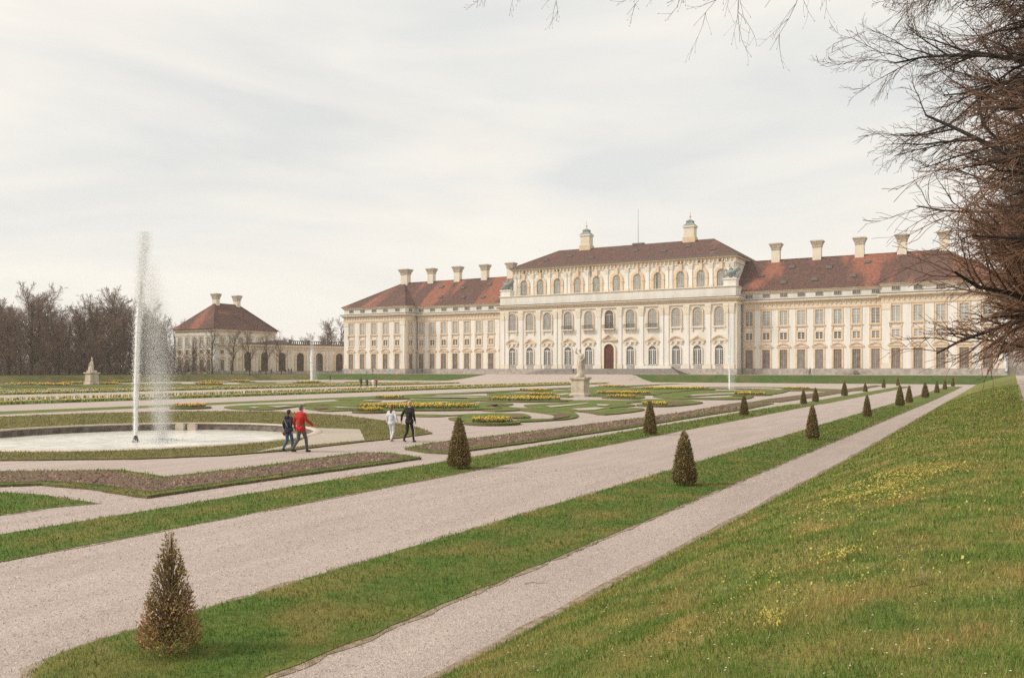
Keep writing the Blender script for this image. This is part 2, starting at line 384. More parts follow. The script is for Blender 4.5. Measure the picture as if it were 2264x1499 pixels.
# -- level gravel ground with the fountain basins cut out
XC = -91.6                                      # axis of garden and palace
B1 = (-33.9, 25.2, 7.9); B3 = (-36.0, 131.0, 7.6); B2 = (-139.0, 150.0, 7.6)
def circle(c, r, n=72): return [(c[0] + r * math.cos(2 * math.pi * i / n), c[1] + r * math.sin(2 * math.pi * i / n)) for i in range(n)]
go = link('ground', sheet_mesh('ground', [(-330, -80), (120, -80), (120, 330), (-330, 330)], None, 0, [circle(b, b[2])[::-1] for b in (B1, B2, B3)]), 'gravel')
tag(go, 'pale pinkish gravel paths of the sunken garden', kind='structure')
far = link('terrain', np_mesh('terrain', [(-4000, -4000, -1.2), (4000, -4000, -1.2), (4000, 4000, -1.2), (-4000, 4000, -1.2)], [(0, 1, 2, 3)]), 'bank_turf'); tag(far, 'flat land beyond the garden', kind='structure')

# -- terraces: right bank with the camera on its crest, palace bank, left bank
def lvl(Y): return 1.42 + .38 * max(0, min(1, (Y - 5) / 180))
def lerp(pts, y):
    for (y0, a), (y1, b) in zip(pts, pts[1:]):
        if y <= y1: return a + (b - a) * max(0, (y - y0)) / (y1 - y0)
    return pts[-1][1]
FOOT = [(-30, -4.7), (0, -4.7), (8, -4.62), (30, -4.25), (196, -3.7)]
TOP = [(-30, .2), (10, .25), (30, .68), (196, 3.0)]
def ramp01(t):
    t = max(0, min(1, t)); return (t * .75 + .25 * (t * t * (3 - 2 * t))) if t < 1 else 1.0
def slope_z(X, Y):
    a, b = lerp(FOOT, Y), lerp(TOP, Y)
    t = max(0, min(1, (X - a) / (b - a)))
    z = lvl(Y) * (1 - (1 - t) ** 1.55)
    bump = .05 * math.sin(X * 1.9 + Y * .7) * math.sin(Y * 1.1 + 2) + .03 * math.sin(X * 4.3 - Y * 2.2)
    return z + bump * math.sin(math.pi * t)
ys = [-14 + .5 * i for i in range(110)]
while ys[-1] < 195: ys.append(min(195.6, ys[-1] * 1.02 + .4))
ys.append(195.7)
nc = 26; V = []; Q = []
for y in ys:
    for c in range(nc + 1):
        t = c / nc; a, b = lerp(FOOT, y) + .05 * smooth_noise(0, y, 1.5) + .03 * rnd.uniform(-1, 1), lerp(TOP, y)
        x = a + (b - a) * t; V.append((x, y, slope_z(x, y) + (.012 if 0 < c else -.004)))
for r in range(len(ys) - 1):
    for c in range(nc): i = r * (nc + 1) + c; Q.append((i, i + 1, i + nc + 2, i + nc + 1))
sl_o = link('bank', np_mesh('bank', V, Q, True), 'slope_turf'); tag(sl_o, 'grassy bank sloping down to the garden with yellow patches', kind='structure')
FV = []
for y in ys:
    a = lerp(FOOT, y); e_ = .13 + .07 * smooth_noise(y, .3, 2.0) + rnd.uniform(0, .05); FV += [(a - e_, y, .006), (a + .25, y, .006)]
link('soil_fringe', np_mesh('soil_fringe', FV, [(2 * r, 2 * r + 1, 2 * r + 3, 2 * r + 2) for r in range(len(ys) - 1)]), 'fringe', sl_o)
V = []; Q = []
for y in ys:
    for x in (lerp(TOP, y), 8.0, 30.0, 120.0): V.append((x, y, lvl(y) + (.012 if x < 5 else .0)))
for r in range(len(ys) - 1):
    for c in range(3): i = r * 4 + c; Q.append((i, i + 1, i + 5, i + 4))
tag(link('path', np_mesh('path', V, Q, True), 'gravel'), 'gravel walk along the top of the grassy bank', kind='structure')

TZ = 1.8                                       # level of the palace terrace
xl, xr = XC + .2 - 17, XC + 15.2                # ramp opening in the palace bank
tag(link('terrace', sheet_mesh('terrace', [(-330, 200), (120, 200), (120, 330), (-330, 330)], None, TZ), 'gravel'), 'gravel forecourt in front of the palace', kind='structure')
tag(link('terrace', sheet_mesh('terrace', [(-330, -80), (-184, -80), (-184, 199.99), (-330, 199.99)], None, TZ), 'bank_turf'), 'grass terrace under the bare wood', kind='structure')
def grid(name, fn, nu, nv, m, label):
    V = [fn(i / nu, j / nv) for j in range(nv + 1) for i in range(nu + 1)]
    Q = [(j * (nu + 1) + i, j * (nu + 1) + i + 1, (j + 1) * (nu + 1) + i + 1, (j + 1) * (nu + 1) + i) for j in range(nv) for i in range(nu)]
    return tag(link(name, np_mesh(name, V, Q, True), m), label, kind='structure')
wob = lambda x, y: .06 * smooth_noise(x, y, .5)
def palace_bank(x0, x1, taper0, taper1, label):
    def fn(u, v):
        x = x0 + (x1 - x0) * u
        k = 1.0
        if taper0: k = min(k, (u * (x1 - x0)) / taper0)
        if taper1: k = min(k, ((1 - u) * (x1 - x0)) / taper1)
        k = max(0, min(1, k)) ** .6
        y = 200.05 - (4.2 * k + .02) * (1 - v)
        return (x, y, (TZ + .02) * (v if k > .999 else 1 - (1 - v) * k) + wob(x, y) * math.sin(math.pi * v))
    grid('bank', fn, 140, 6, 'bank_turf', label)
palace_bank(-184, xl + 6, 0, 26, 'green grass bank in front of the palace wing next to the arcade')
palace_bank(xr - 5, 3.0, 9, 0, 'green grass bank below the palace beside the narrow gravel path')
def rampf(u, v):
    x = xl + 6 - 26 + (xr - 5 + 9 - (xl + 6 - 26)) * u; y = 184 + 16.1 * v
    e = min(1, max(0, min(u, 1 - u) * 9))
    return (x, y, (TZ * v * e + .004) if e < 1 else TZ * v + .004)
grid('path', rampf, 40, 8, 'gravel', 'broad gravel ramp rising to the palace steps')
def left_bank(u, v):
    y = -80 + 280 * u; x = -180 - 4.1 * v
    return (x, y, (TZ + .02) * v + wob(x, y) * math.sin(math.pi * v))
grid('bank', left_bank, 160, 6, 'dry_turf', 'brownish grass bank below the bare wood')

# ------------------------------------------------------------------ garden parterre
def crop(x0, y0, s, pts, zg=.05): return [G(x0 + x / s, y0 + y / s, zg) for x, y in pts]
def mirror(pts): return [(2 * XC - x, y) for x, y in pts][::-1]
def strip(xa, xb, y0, y1, name='lawn', **k):
    # long strip parallel to the garden axis, ends slightly rounded
    p = [(xa, y0 + .25), (xa + .25, y0), (xb - .25, y0), (xb, y0 + .25), (xb, y1 - .25), (xb - .25, y1), (xa + .25, y1), (xa, y1 - .25)]
    return lawn(p, **k)
gap1 = G(1985, 896)[1]; gap2 = G(1762, 893)[1]
RS = [(-8.45, -6.05), (-8.15, -5.75)]
def rs_strip(y0, y1, label):
    xa = lambda y: -8.5 + .5 * min(1, max(0, y - 4) / 90); xb = lambda y: -6.1 + .6 * min(1, max(0, y - 4) / 90)
    n = 26; yy = [y0 + (y1 - y0) * (i / n) ** 1.6 for i in range(n + 1)]
    hw = (xb(y0) - xa(y0)) / 2; cm = (xb(y0) + xa(y0)) / 2
    e0 = [(cm - hw * math.cos(math.pi * q / 10), y0 - 1.0 * math.sin(math.pi * q / 10)) for q in range(1, 10)]
    return lawn([(xa(y), y) for y in yy[::-1]] + e0 + [(xb(y), y) for y in yy], label=label)
near = rs_strip(5.6, gap1 - .35, 'long grass strip between the two gravel walks, with five clipped cones')
rs_strip(gap1 + .35, G(2126, 855)[1], 'short grass strip beyond the cross path, by the palace bank')
strip(-15.5, -13.35, -20, gap2 - .3, label='long grass strip beside the flower borders, foreground walk')
strip(-15.3, -13.2, gap2 + .3, G(1990, 854.5)[1], label='short grass strip beside the farther borders')

def bordered(pts, w, name='border', label=None, cat='flower bed'):
    # soil bed inside a turf edging
    e = empty(name); tag(e, label, cat)
    n = len(pts)
    area = sum(pts[i][0] * pts[(i + 1) % n][1] - pts[(i + 1) % n][0] * pts[i][1] for i in range(n))
    sgn = 1 if area > 0 else -1
    inner = []
    for i in range(n):
        a, b, c = Vector(pts[i - 1]), Vector(pts[i]), Vector(pts[(i + 1) % n])
        d1 = (b - a).normalized(); d2 = (c - b).normalized()
        n1 = Vector((-d1.y, d1.x)) * sgn; n2 = Vector((-d2.y, d2.x)) * sgn
        m = (n1 + n2); k = max(.35, m.length_squared / 2)
        q = b + m / max(.5, k) * w * .9
        inner.append((q.x, q.y))
    op = densify(pts, .4, .04)
    link('turf_edging', sheet_mesh('turf_edging', op, 0, .07), ['turf', 'edge_soil'], e)
    ip = densify(inner, .5, .05)
    link('soil', sheet_mesh('soil', ip, None, .078), 'soil', e)
    TURF.append((pts, .07, 'blade', inner)); SOIL.append(inner)
    return e
SOIL = []
bed1 = [G(x, y, .07) for x, y in ((-220, 1035), (0, 1041), (272, 1038), (365, 1053), (560, 1031), (700, 1012), (800, 999), (868, 1001), (932, 1011), (860, 1021), (600, 1056), (430, 1080), (322, 1096), (192, 1076), (93, 1068), (0, 1071), (-220, 1074))]
bordered(bed1[::-1], .42, label='bare brown border bed with zigzag turf edge nearest the big basin')
bed2 = [G(x, y, .07) for x, y in ((893, 990), (950, 979), (1160, 955), (1400, 925.5), (1524, 909), (1632, 889.5), (1672, 888), (1712, 891), (1660, 902), (1524, 923), (1400, 943), (1160, 978), (990, 1000), (940, 998))]
bordered(bed2[::-1], .42, label='long brown border bed running behind the clipped cones of the second row')
bed3 = [G(x, y, .07) for x, y in ((1664, 887.5), (1698, 881.5), (1780, 871.5), (1860, 861), (1935, 851.5), (1950, 852.5), (1880, 865), (1815, 875.5), (1722, 888.5))]
bordered(bed3[::-1], .5, label='brown border bed beyond the long one, towards the palace')
lawn([G(x, y, .05) for x, y in ((-240, 1168), (0, 1134), (100, 1119), (213, 1108.5), (100, 1091), (0, 1084), (-240, 1078))], label='small pointed lawn at the lower left by the zigzag bed')

# turf star around the big basin, with gravel inlay on its right
star = [G(x, y, .05) for x, y in ((-420, 935), (-200, 927), (0, 921), (200, 913), (400, 909), (600, 909), (760, 918), (860, 931), (930, 946), (955, 957), (890, 966), (805, 975), (700, 987), (640, 994), (500, 1005), (300, 1013), (0, 1016), (-250, 1016), (-520, 1000))]
inl_px = [G(x, y, .056) for x, y in ((560, 1000), (648, 981), (690, 962), (694, 946), (795, 948.5), (807, 972.5), (690, 983.5), (600, 995))]
so_ = link('lawn', sheet_mesh('lawn', densify(star, .5, .03), 0, .05, [circle(B1, 8.3)[::-1]]), ['dry_turf', 'edge_soil']); tag(so_, 'brownish grass apron around the big round basin', kind='structure')
TURF.append((star, .05, 'dry', circle(B1, 8.32), inl_px))
inl = inl_px
tag(link('path', sheet_mesh('path', densify(inl, .4, .03), None, .056), 'cream_gravel'), 'pale gravel patch set into the grass apron', kind='structure')

# broderie: raised turf shapes on pale gravel
C4 = (750, 800, 5.66); C5 = (1050, 800, 5.66); C6 = (1400, 800, 4.528); C3 = (400, 800, 5.66)
shapes = [
 (C4, [(690, 655), (950, 650), (1400, 661), (1700, 645), (2200, 648), (2200, 664), (1500, 668), (1250, 684), (950, 682), (760, 668)]),
 (C4, [(0, 455), (500, 440), (800, 412), (1180, 403), (1180, 416), (800, 440), (350, 468), (0, 477)]),
 (C4, [(-420, 520), (0, 490), (480, 484), (490, 496), (200, 512), (0, 530), (-250, 545), (-420, 548)]),
 (C4, [(190, 528), (560, 508), (800, 500), (900, 470), (1200, 462), (1680, 468), (1692, 498), (1400, 520), (1000, 525), (560, 535), (200, 550)]),
 (C4, [(700, 440), (1150, 425), (1700, 425), (2050, 432), (1980, 470), (1960, 488), (1720, 485), (1690, 455), (1200, 452), (820, 455)]),
 (C4, [(1190, 400), (1700, 380), (2264, 348), (2264, 365), (1700, 396), (1300, 410)]),
 (C4, [(1850, 405), (2264, 388), (2264, 425), (2000, 425)]),
 (C4, [(1400, 545), (1800, 515), (2100, 520), (2180, 530), (2050, 560), (1800, 580), (1730, 560), (1500, 555)]),
 (C3, [(540, 570), (640, 552), (1000, 535), (1500, 528), (1560, 545), (1380, 570), (1240, 590), (1000, 600), (700, 592)]),
 (C3, [(1560, 560), (1800, 552), (1960, 570), (1960, 590), (2150, 606), (2000, 612), (1800, 618), (1650, 600), (1560, 585)]),
 (C3, [(1550, 520), (2264, 478), (2264, 545), (2180, 552), (1750, 540)]),
 (C5, [(330, 562), (700, 588), (1100, 608), (1250, 640), (1290, 678), (1200, 712), (900, 736), (550, 752), (250, 752), (-200, 742), (-330, 705), (-200, 690), (0, 655), (300, 645), (600, 652), (690, 680), (680, 698), (560, 712), (900, 716), (990, 695), (960, 655), (700, 622), (350, 580)]),
 (C5, [(620, 550), (700, 534), (1150, 510), (1180, 487), (1500, 480), (1850, 482), (2240, 470), (2240, 495), (1900, 515), (2000, 540), (1960, 556), (1700, 576), (1720, 590), (1900, 580), (2090, 582), (2080, 612), (1620, 662), (1400, 632), (1050, 606), (750, 580)]),
 (C5, [(-20, 520), (150, 514), (460, 526), (330, 560), (280, 576), (60, 576), (-10, 556)]),
 (C5, [(100, 606), (320, 586), (620, 580), (690, 592), (620, 602), (330, 620), (130, 614)]),
 (C5, [(-60, 430), (330, 434), (390, 442), (250, 492), (-60, 482)]),
 (C5, [(150, 405), (300, 391), (640, 389), (900, 375), (1230, 352), (1230, 436), (1000, 438), (880, 430), (885, 402), (660, 402), (640, 420), (400, 428), (200, 416)]),
 (C5, [(-50, 382), (300, 365), (700, 345), (1230, 320), (1230, 335), (700, 361), (300, 384), (-50, 396)]),
 (C5, [(1400, 322), (1800, 308), (2264, 284), (2264, 293), (1850, 318), (1800, 334), (2264, 352), (2264, 362), (1950, 356), (2100, 388), (1900, 402), (1460, 402), (1420, 380)]),
 (C5, [(1420, 430), (1700, 410), (2040, 405), (2120, 450), (1900, 455), (1600, 438)]),
 (C6, [(200, 342), (350, 322), (440, 308), (750, 300), (1100, 284), (1500, 283), (1560, 291), (1400, 326), (1000, 340), (950, 330), (490, 354), (800, 361), (1150, 345), (1200, 355), (1060, 377), (620, 376), (400, 372), (260, 360)]),
 (C6, [(0, 383), (250, 378), (480, 385), (700, 410), (430, 442), (330, 440), (250, 402), (0, 402)]),
 (C6, [(150, 250), (950, 223), (1900, 241), (1900, 258), (1560, 283), (1480, 272), (1100, 263), (950, 262), (600, 266), (220, 264)]),
 (C6, [(0, 300), (180, 275), (600, 285), (500, 296), (150, 330), (0, 330)]),
]
inlays = [
 (C5, [(1060, 640), (1180, 660), (1180, 680), (1000, 710), (960, 715), (1010, 690), (990, 655)], 'soil'),
 (C5, [(380, 672), (560, 665), (640, 680), (600, 695), (450, 700)], 'soil'),
 (C5, [(150, 540), (280, 530), (290, 556), (200, 570)], 'soil'),
 (C5, [(90, 466), (220, 446), (225, 478), (120, 486)], 'soil'),
 (C5, [(1520, 526), (1700, 531), (1640, 549), (1540, 545)], 'cream_gravel'),
 (C3, [(850, 570), (900, 562), (990, 566), (920, 578)], 'cream_gravel'),
 (C3, [(1660, 570), (1800, 560), (1860, 580), (1720, 594)], 'soil'),
 (C4, [(300, 536), (560, 524), (900, 516), (1350, 500), (1350, 506), (900, 524), (560, 532)], 'cream_gravel'),
 (C4, [(980, 440), (1300, 434), (1650, 436), (1900, 444), (1640, 446), (1300, 443)], 'cream_gravel'),
 (C4, [(1860, 545), (2000, 530), (2080, 536), (1940, 556)], 'soil'),
 (C5, [(880, 552), (1150, 532), (1400, 512), (1430, 518), (1180, 545), (950, 566)], 'cream_gravel'),
 (C5, [(1200, 585), (1500, 566), (1640, 574), (1500, 600), (1300, 604)], 'cream_gravel'),
 (C5, [(0, 700), (250, 716), (520, 722), (520, 730), (200, 730), (-20, 712)], 'cream_gravel'),
 (C5, [(960, 408), (1150, 388), (1210, 396), (1050, 420)], 'cream_gravel'),
 (C5, [(1500, 375), (1700, 360), (1850, 368), (1650, 388)], 'cream_gravel'),
 (C6, [(560, 330), (800, 316), (1150, 304), (1180, 310), (820, 326), (600, 340)], 'cream_gravel'),
 (C6, [(300, 398), (440, 396), (560, 408), (420, 424)], 'soil'),
 (C3, [(1080, 556), (1300, 545), (1420, 550), (1200, 568)], 'cream_gravel'),
 (C6, [(740, 420), (740, 421), (742, 421)], 'soil'),
]
par = []
for i, (c, p) in enumerate(shapes):
    q = spline(crop(*c, p), 3)
    par.append(q)
    if i == 22: continue
    lawn(q, m='dry_turf' if i == 22 else 'turf', z=.05 + .003 * i, step=.6, jit=.03, name='parterre_turf', label='low green turf scroll of the parterre', blades=False)
for bb, lb in ((B3, 'brownish grass apron around the basin of the slender right jet'), (B2, 'brownish grass apron around the basin of the far left jet')):
    outer = [(bb[0] + 17.5 * math.cos(a) * (1 + .12 * math.cos(4 * a)), bb[1] + 17.5 * math.sin(a) * (1 + .12 * math.cos(4 * a))) for a in [2 * math.pi * k / 72 for k in range(72)]]
    tag(link('lawn', sheet_mesh('lawn', outer, 0, .03, [circle(bb, 7.97)[::-1]]), ['dry_turf', 'edge_soil']), lb, kind='structure')
for c, p, m in inlays[:-1]:
    tag(link('parterre_inlay', sheet_mesh('parterre_inlay', crop(*c, p, .128), None, .128), m), 'inlay in a turf scroll of the parterre', kind='structure')
for i, q in enumerate(par):                 # the other half of the garden mirrors this one
    if i in (0, 7, 11, 13, 14, 22): continue
    lawn(mirror(q), m='turf', z=.05 + .003 * i, step=1.5, jit=.03, blades=False, name='parterre_turf', label='low green turf scroll in the farther half of the parterre')
# turf hedge lines, flower ribbons either side of the middle walk
strip(-61.5, -57.6, -20, 178, step=2, blades=False, label='dark green turf strip beside the middle walk')
strip(2 * XC + 57.6, 2 * XC + 61.5, -20, 178, step=2, blades=False, label='dark green turf strip on the far side of the middle walk')
RIB = [(-82.6, -72.6), (-112.5, -101.5)]
for (a, b), lb in zip(RIB, ('near', 'far')):
    strip(a, b, -20, 172 if lb == 'near' else 158, step=2, m='turf', blades=False, label=f'{lb} grass ribbon edged with yellow tulips along the middle walk')
def cluster(n, pts_fn, size, mats, heights, name, parent):
    # many small tulip heads, one mesh with several petal materials
    V = []; Fc = []; mi = []
    for _ in range(n):
        x, y, k = pts_fn(); s = size * rnd.uniform(.75, 1.25); h = heights * rnd.uniform(.75, 1.15); b = len(V)
        tx, ty = rnd.uniform(-.04, .04), rnd.uniform(-.04, .04)
        V += [(x + tx, y + ty, h - s), (x + s * .55 + tx, y + ty, h), (x + tx, y + s * .55 + ty, h), (x - s * .55 + tx, y + ty, h), (x + tx, y - s * .55 + ty, h), (x + tx, y + ty, h + s * .75)]
        for q in ((0, 2, 1), (0, 3, 2), (0, 4, 3), (0, 1, 4), (5, 1, 2), (5, 2, 3), (5, 3, 4), (5, 4, 1)): Fc.append(tuple(b + i for i in q)); mi.append(k)
        b = len(V); wl = s * .3
        V += [(x - wl, y, 0.05), (x + wl, y, 0.05), (x + rnd.uniform(-.06, .06), y + rnd.uniform(-.06, .06), h)]
        Fc.append((b, b + 1, b + 2)); mi.append(len(mats) - 1)
        for _k in range(2):
            b = len(V); a = rnd.uniform(0, 6.28); r = s * 1.1
            V += [(x - math.sin(a) * s * .35, y + math.cos(a) * s * .35, .05), (x + math.sin(a) * s * .35, y - math.cos(a) * s * .35, .05), (x + math.cos(a) * r, y + math.sin(a) * r, h * .72)]
            Fc.append((b, b + 1, b + 2)); mi.append(len(mats) - 1)
    me = np_mesh(name, V, Fc); me.polygons.foreach_set('material_index', np.array(mi, np.int32))
    o = link(name, me, mats, parent); o['kind'] = 'stuff'
    return o
for (a, b), lb in zip(RIB, ('near', 'far')):
    for xx, nm in ((a + .5, 'outer'), (b - .5, 'inner')):
        ymax = 170 if lb == 'near' else 156
        def fn():
            y = 14 + (ymax - 14) * rnd.random(); 
            return xx + rnd.gauss(0, .28), y, (0 if rnd.random() < .72 else 1)
        o = cluster(2300, fn, .105, ['yellow', 'cream_petal', 'leaf'], .32, 'tulips', None)
        side = 'near' if xx > XC and nm == 'inner' or xx < XC and nm == 'inner' else 'far'
        tag(o, f'row of yellow and white tulips on the {side} edge of the {lb} grass ribbon', 'tulips', kind='stuff')
BEDS = []
def flower_bed(px, py, rx, ry, n, label, yel=.7, size=.085, h=.34, wx=None, mir=False):
    # px, py photo centre of the bed; rx across, ry in depth (metres)
    c = G(px, py, .05)
    if mir: c = (2 * XC - c[0], c[1])
    e = empty('tulip_bed', (c[0], c[1], 0)); tag(e, label, 'flower bed', 'tulip beds of the parterre')
    BEDS.append(e)
    u = Vector((CS, SN)); v = Vector((-SN, CS))
    pts = [tuple(u * rx * 1.35 * math.cos(t) + v * ry * 1.5 * math.sin(t)) for t in [2 * math.pi * i / 28 for i in range(28)]]
    link('turf', sheet_mesh('turf', pts, 0, .134 + .004 * (len(BEDS) % 3)), ['turf', 'edge_soil'], e)
    def fn():
        while 1:
            a, b = rnd.uniform(-1, 1), rnd.uniform(-1, 1)
            if a * a + b * b < 1: break
        r = math.hypot(a, b); p = u * a * rx + v * b * ry
        k = 0 if r < yel + .1 or b > .1 else (2 if rnd.random() < .55 else 0)
        if k == 0 and rnd.random() < .12: k = 1
        return p.x, p.y, k
    cluster(n, fn, size, ['yellow', 'orange', 'pink', 'pink', 'leaf'], h, 'flowers', e)
    return e
flower_bed(1088, 936, 1.15, 1.1, 190, 'nearest round bed of yellow and pink tulips right of a clipped cone', .72, .075, .36)
flower_bed(820, 911, .95, 1.0, 120, 'small round tulip bed with pink rim beside the couple in tracksuits', .7, .09)
flower_bed(925, 904, 4.6, 2.0, 520, 'long bed of yellow tulips right behind the couple holding hands', .8, .1, .4)
flower_bed(421, 902, 1.1, 1.2, 120, 'lone round tulip bed right of the tall fountain jet', .66, .1)
flower_bed(861, 881.5, 1.5, 1.6, 100, 'small tulip bed behind the long yellow bed', .6, .12)
flower_bed(1160, 886, 3.4, 2.4, 260, 'wide tulip bed left of the pedestal statue, pink in front', .72, .12, .4)
flower_bed(1180, 864.5, 2.0, 2.2, 90, 'small far tulip bed left of the statue, higher in view', .6, .14)
flower_bed(1196, 875, 1.7, 1.8, 90, 'small tulip bed close to the left of the statue pedestal', .6, .12)
flower_bed(1382, 872, 3.2, 2.2, 220, 'wide yellow tulip bed just right of the statue', .7, .13, .4)
flower_bed(1374, 880, 1.5, 1.6, 90, 'small orange tulip bed just right of the statue, in front of the wide one', .55, .12)
flower_bed(1448, 897, 1.1, 1.3, 90, 'tulip bed half hidden behind the clipped cone of the second row', .6, .1)
flower_bed(1490, 861, 5.2, 3.0, 220, 'long far bed of yellow tulips left of the slender right jet', .8, .16, .4)
flower_bed(1656, 873, 1.9, 2.0, 110, 'tulip bed with orange rim right of the slender right jet', .55, .13)
flower_bed(1762, 860.5, 1.8, 2.2, 70, 'far small orange tulip bed near the far border', .5, .15)
flower_bed(1353, 855.5, 2.2, 2.5, 70, 'far small orange tulip bed right behind the statue', .5, .16)
for px, py, lb in ((122, 853, 'left tulip bed below the lone left statue'), (57, 851.5, 'yellow tulip bed beside the two far walkers'), (168, 849, 'tulip bed just left of the far left statue'), (236, 850.5, 'tulip bed just right of the far left statue'),
                   (262, 845.5, 'farther tulip bed right of the left statue'), (466, 846, 'tulip bed below the bare avenue trees'), (464, 851, 'orange tulip bed below the bare avenue trees, in front'), (530, 844.5, 'pale orange tulip bed left of the far left jet'), (683, 847, 'red tulip bed at the foot of the far left jet')):
    flower_bed(px, py, 2.6 if px != 57 else 4.5, 3.2, 90, lb, .5, .22, .45)

# ------------------------------------------------------------------ fountains
def drops(n, fn, name, parent, r):
    T = np.array([(1, 1, 1), (-1, -1, 1), (-1, 1, -1), (1, -1, -1)], np.float32) * .7
    P = np.array([fn() for _ in range(n)], np.float32); s = (r * npr.uniform(.5, 1.4, n)).astype(np.float32)
    V = (P[:, None, :] + T[None] * s[:, None, None] * np.array([.8, .8, 1.5], np.float32)).reshape(-1, 3)
    base = np.arange(n)[:, None, None] * 4
    Fc = (base + np.array([(0, 1, 2), (0, 3, 1), (0, 2, 3), (1, 3, 2)])[None]).reshape(-1, 3)
    o = link(name, np_mesh(name, V, Fc), 'spray', parent); o['kind'] = 'stuff'
    return o
def fountain(b, wl, H, lean, drift, nd, size, label, rimw=.34, core=1.0):
    e = empty('fountain', (b[0], b[1], 0)); tag(e, label, 'fountain', 'garden fountains')
    n = 72; V = []; Q = []
    prof = [(b[2] + rimw + .05, .0), (b[2] + rimw, .08), (b[2] + .02, .10), (b[2] - .06, .08), (b[2] - .06, .02), (b[2] + .0, .0)]
    for r, z in prof:
        for i in range(n): a = 2 * math.pi * i / n; V.append((r * math.cos(a), r * math.sin(a), z))
    for k in range(len(prof) - 1):
        for i in range(n): j = (i + 1) % n; Q.append((k * n + i, k * n + j, (k + 1) * n + j, (k + 1) * n + i))
    link('rim', np_mesh('rim', V, Q), 'rim', e)
    V = []; Q = []
    for r, z in ((b[2] - .002, .01), (b[2] - .03, wl - .5)):
        for i in range(n): a = 2 * math.pi * i / n; V.append((r * math.cos(a), r * math.sin(a), z))
    for i in range(n): j = (i + 1) % n; Q.append((i, j, n + j, n + i))
    link('basin_wall', np_mesh('basin_wall', V, Q), 'wetwall', e)
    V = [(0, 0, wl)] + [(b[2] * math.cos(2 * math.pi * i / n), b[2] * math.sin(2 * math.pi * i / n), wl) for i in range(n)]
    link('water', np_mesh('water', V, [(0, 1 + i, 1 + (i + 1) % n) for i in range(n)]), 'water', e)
    MB().lathe([(.16, wl), (.12, wl + .1), (.06, wl + .3), (.05, wl + .36)], 10).build('nozzle', 'iron', e)
    # jet: core that breaks up with height, leaning with the wind
    u = Vector((CS, SN))
    def path(t): return u * (lean * t * t) , wl + .3 + H * t
    mb = MB(); k = 30; top = .76
    for i in range(k):
        (p0, z0), (p1, z1) = path(i / k * top), path((i + 1) / k * top)
        r0 = size * (.5 + .5 * (i / k)) * (1 + .25 * rnd.uniform(-1, 1)); r1 = size * (.5 + .5 * ((i + 1) / k)) * (1 + .25 * rnd.uniform(-1, 1))
        if i > k * .72: r0 *= 1 - (i - k * .72) / (k * .28) * .8; r1 *= 1 - (i + 1 - k * .72) / (k * .28) * .8
        mb.tube((p0.x, p0.y, z0), (p1.x, p1.y, z1), max(.004, r0 * core), max(.003, r1 * core), 7)
    mb.build('jet', 'jet', e)
    def f1():
        t = rnd.random() ** .8; p, z = path(t); s = size * (.6 + 1.0 * t)
        return (p.x + rnd.gauss(0, s * .8), p.y + rnd.gauss(0, s * .8), z)
    def f2():                                   # water falling back, blown to one side
        t = rnd.random() ** .85; z = wl + max(.02, H * .86 * (1 - t) ** .9 * rnd.uniform(.80, 1.08))
        q = u * (lean + drift * (.35 + .65 * t) + rnd.gauss(0, size * (1.3 + 2.0 * math.sin(math.pi * min(1, t * 1.05)))))
        v = Vector((-SN, CS)) * rnd.gauss(0, size * 2.0)
        return (q.x + v.x, q.y + v.y, z)
    drops(nd, f1, 'jet_drops', e, size * .10); drops(int(nd * 6.0), f2, 'spray', e, size * .05)
    def f3():
        a = rnd.uniform(0, 6.28); r = abs(rnd.gauss(0, size * 6)); q = u * (lean + drift * .9)
        return (q.x + r * math.cos(a), q.y + r * math.sin(a), wl + .02 + abs(rnd.gauss(0, .05)))
    drops(int(nd * .25), f3, 'splash', e, size * .14)
    return e
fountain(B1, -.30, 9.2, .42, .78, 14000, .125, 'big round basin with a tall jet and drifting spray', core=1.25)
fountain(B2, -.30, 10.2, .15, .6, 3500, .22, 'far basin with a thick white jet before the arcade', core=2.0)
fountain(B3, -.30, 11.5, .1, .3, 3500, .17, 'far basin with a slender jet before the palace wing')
for dx, lb in ((-.9, 'left'), (1.1, 'right')):
    a = math.atan2(CS, -SN) + (.115 if dx < 0 else .03)
    bx, by = B1[0] + (B1[2] - .45) * math.cos(a), B1[1] + (B1[2] - .45) * math.sin(a)
    o = MB().box(-.22, .22, -.15, .15, -.35, .02).box(-.17, .17, -.10, .10, .02, .07).build('stone_block', 'rim', None, (bx, by, 0), PSI)
    tag(o, f'{lb} of two small stone blocks at the basin wall', 'stone block', 'blocks at the basin wall')

# ------------------------------------------------------------------ palace
YP, YC, YW = 214.0, 214.4, 219.8               # fronts of end pavilions, central block, wings
HC, HIN, HOUT = 34.3, 68.2, 92.6
BAY, W0 = 4.272, 36.3
pal = empty('palace', (XC, YC, TZ)); tag(pal, 'long white and ochre baroque palace with red tiled roofs', 'palace')
def pb(mb, name, m, rz=0): return link(name, mb.mesh(name), m, pal)
dY = lambda Y: Y - YC                            # palace-local depth
# walls
mw = MB(); mw.box(-HC, HC, 0, 30, -1, 22.2); o = pb(mw, 'central_wall', 'wall')
HU, YU = 32.8, 5.2
pb(MB().box(-HU, HU, YU, 28, 20, 31), 'upper_wall', 'wall')
for s in (-1, 1):
    x0, x1 = sorted((s * HC, s * HIN)); pb(MB().box(x0, x1, dY(YW), dY(YW) + 20.5, -1, 21.0), 'wing_wall', 'wall')
    x0, x1 = sorted((s * HIN, s * HOUT)); pb(MB().box(x0, x1, dY(YP), dY(YP) + 32, -1, 21.0), 'pavilion_wall', 'wall')

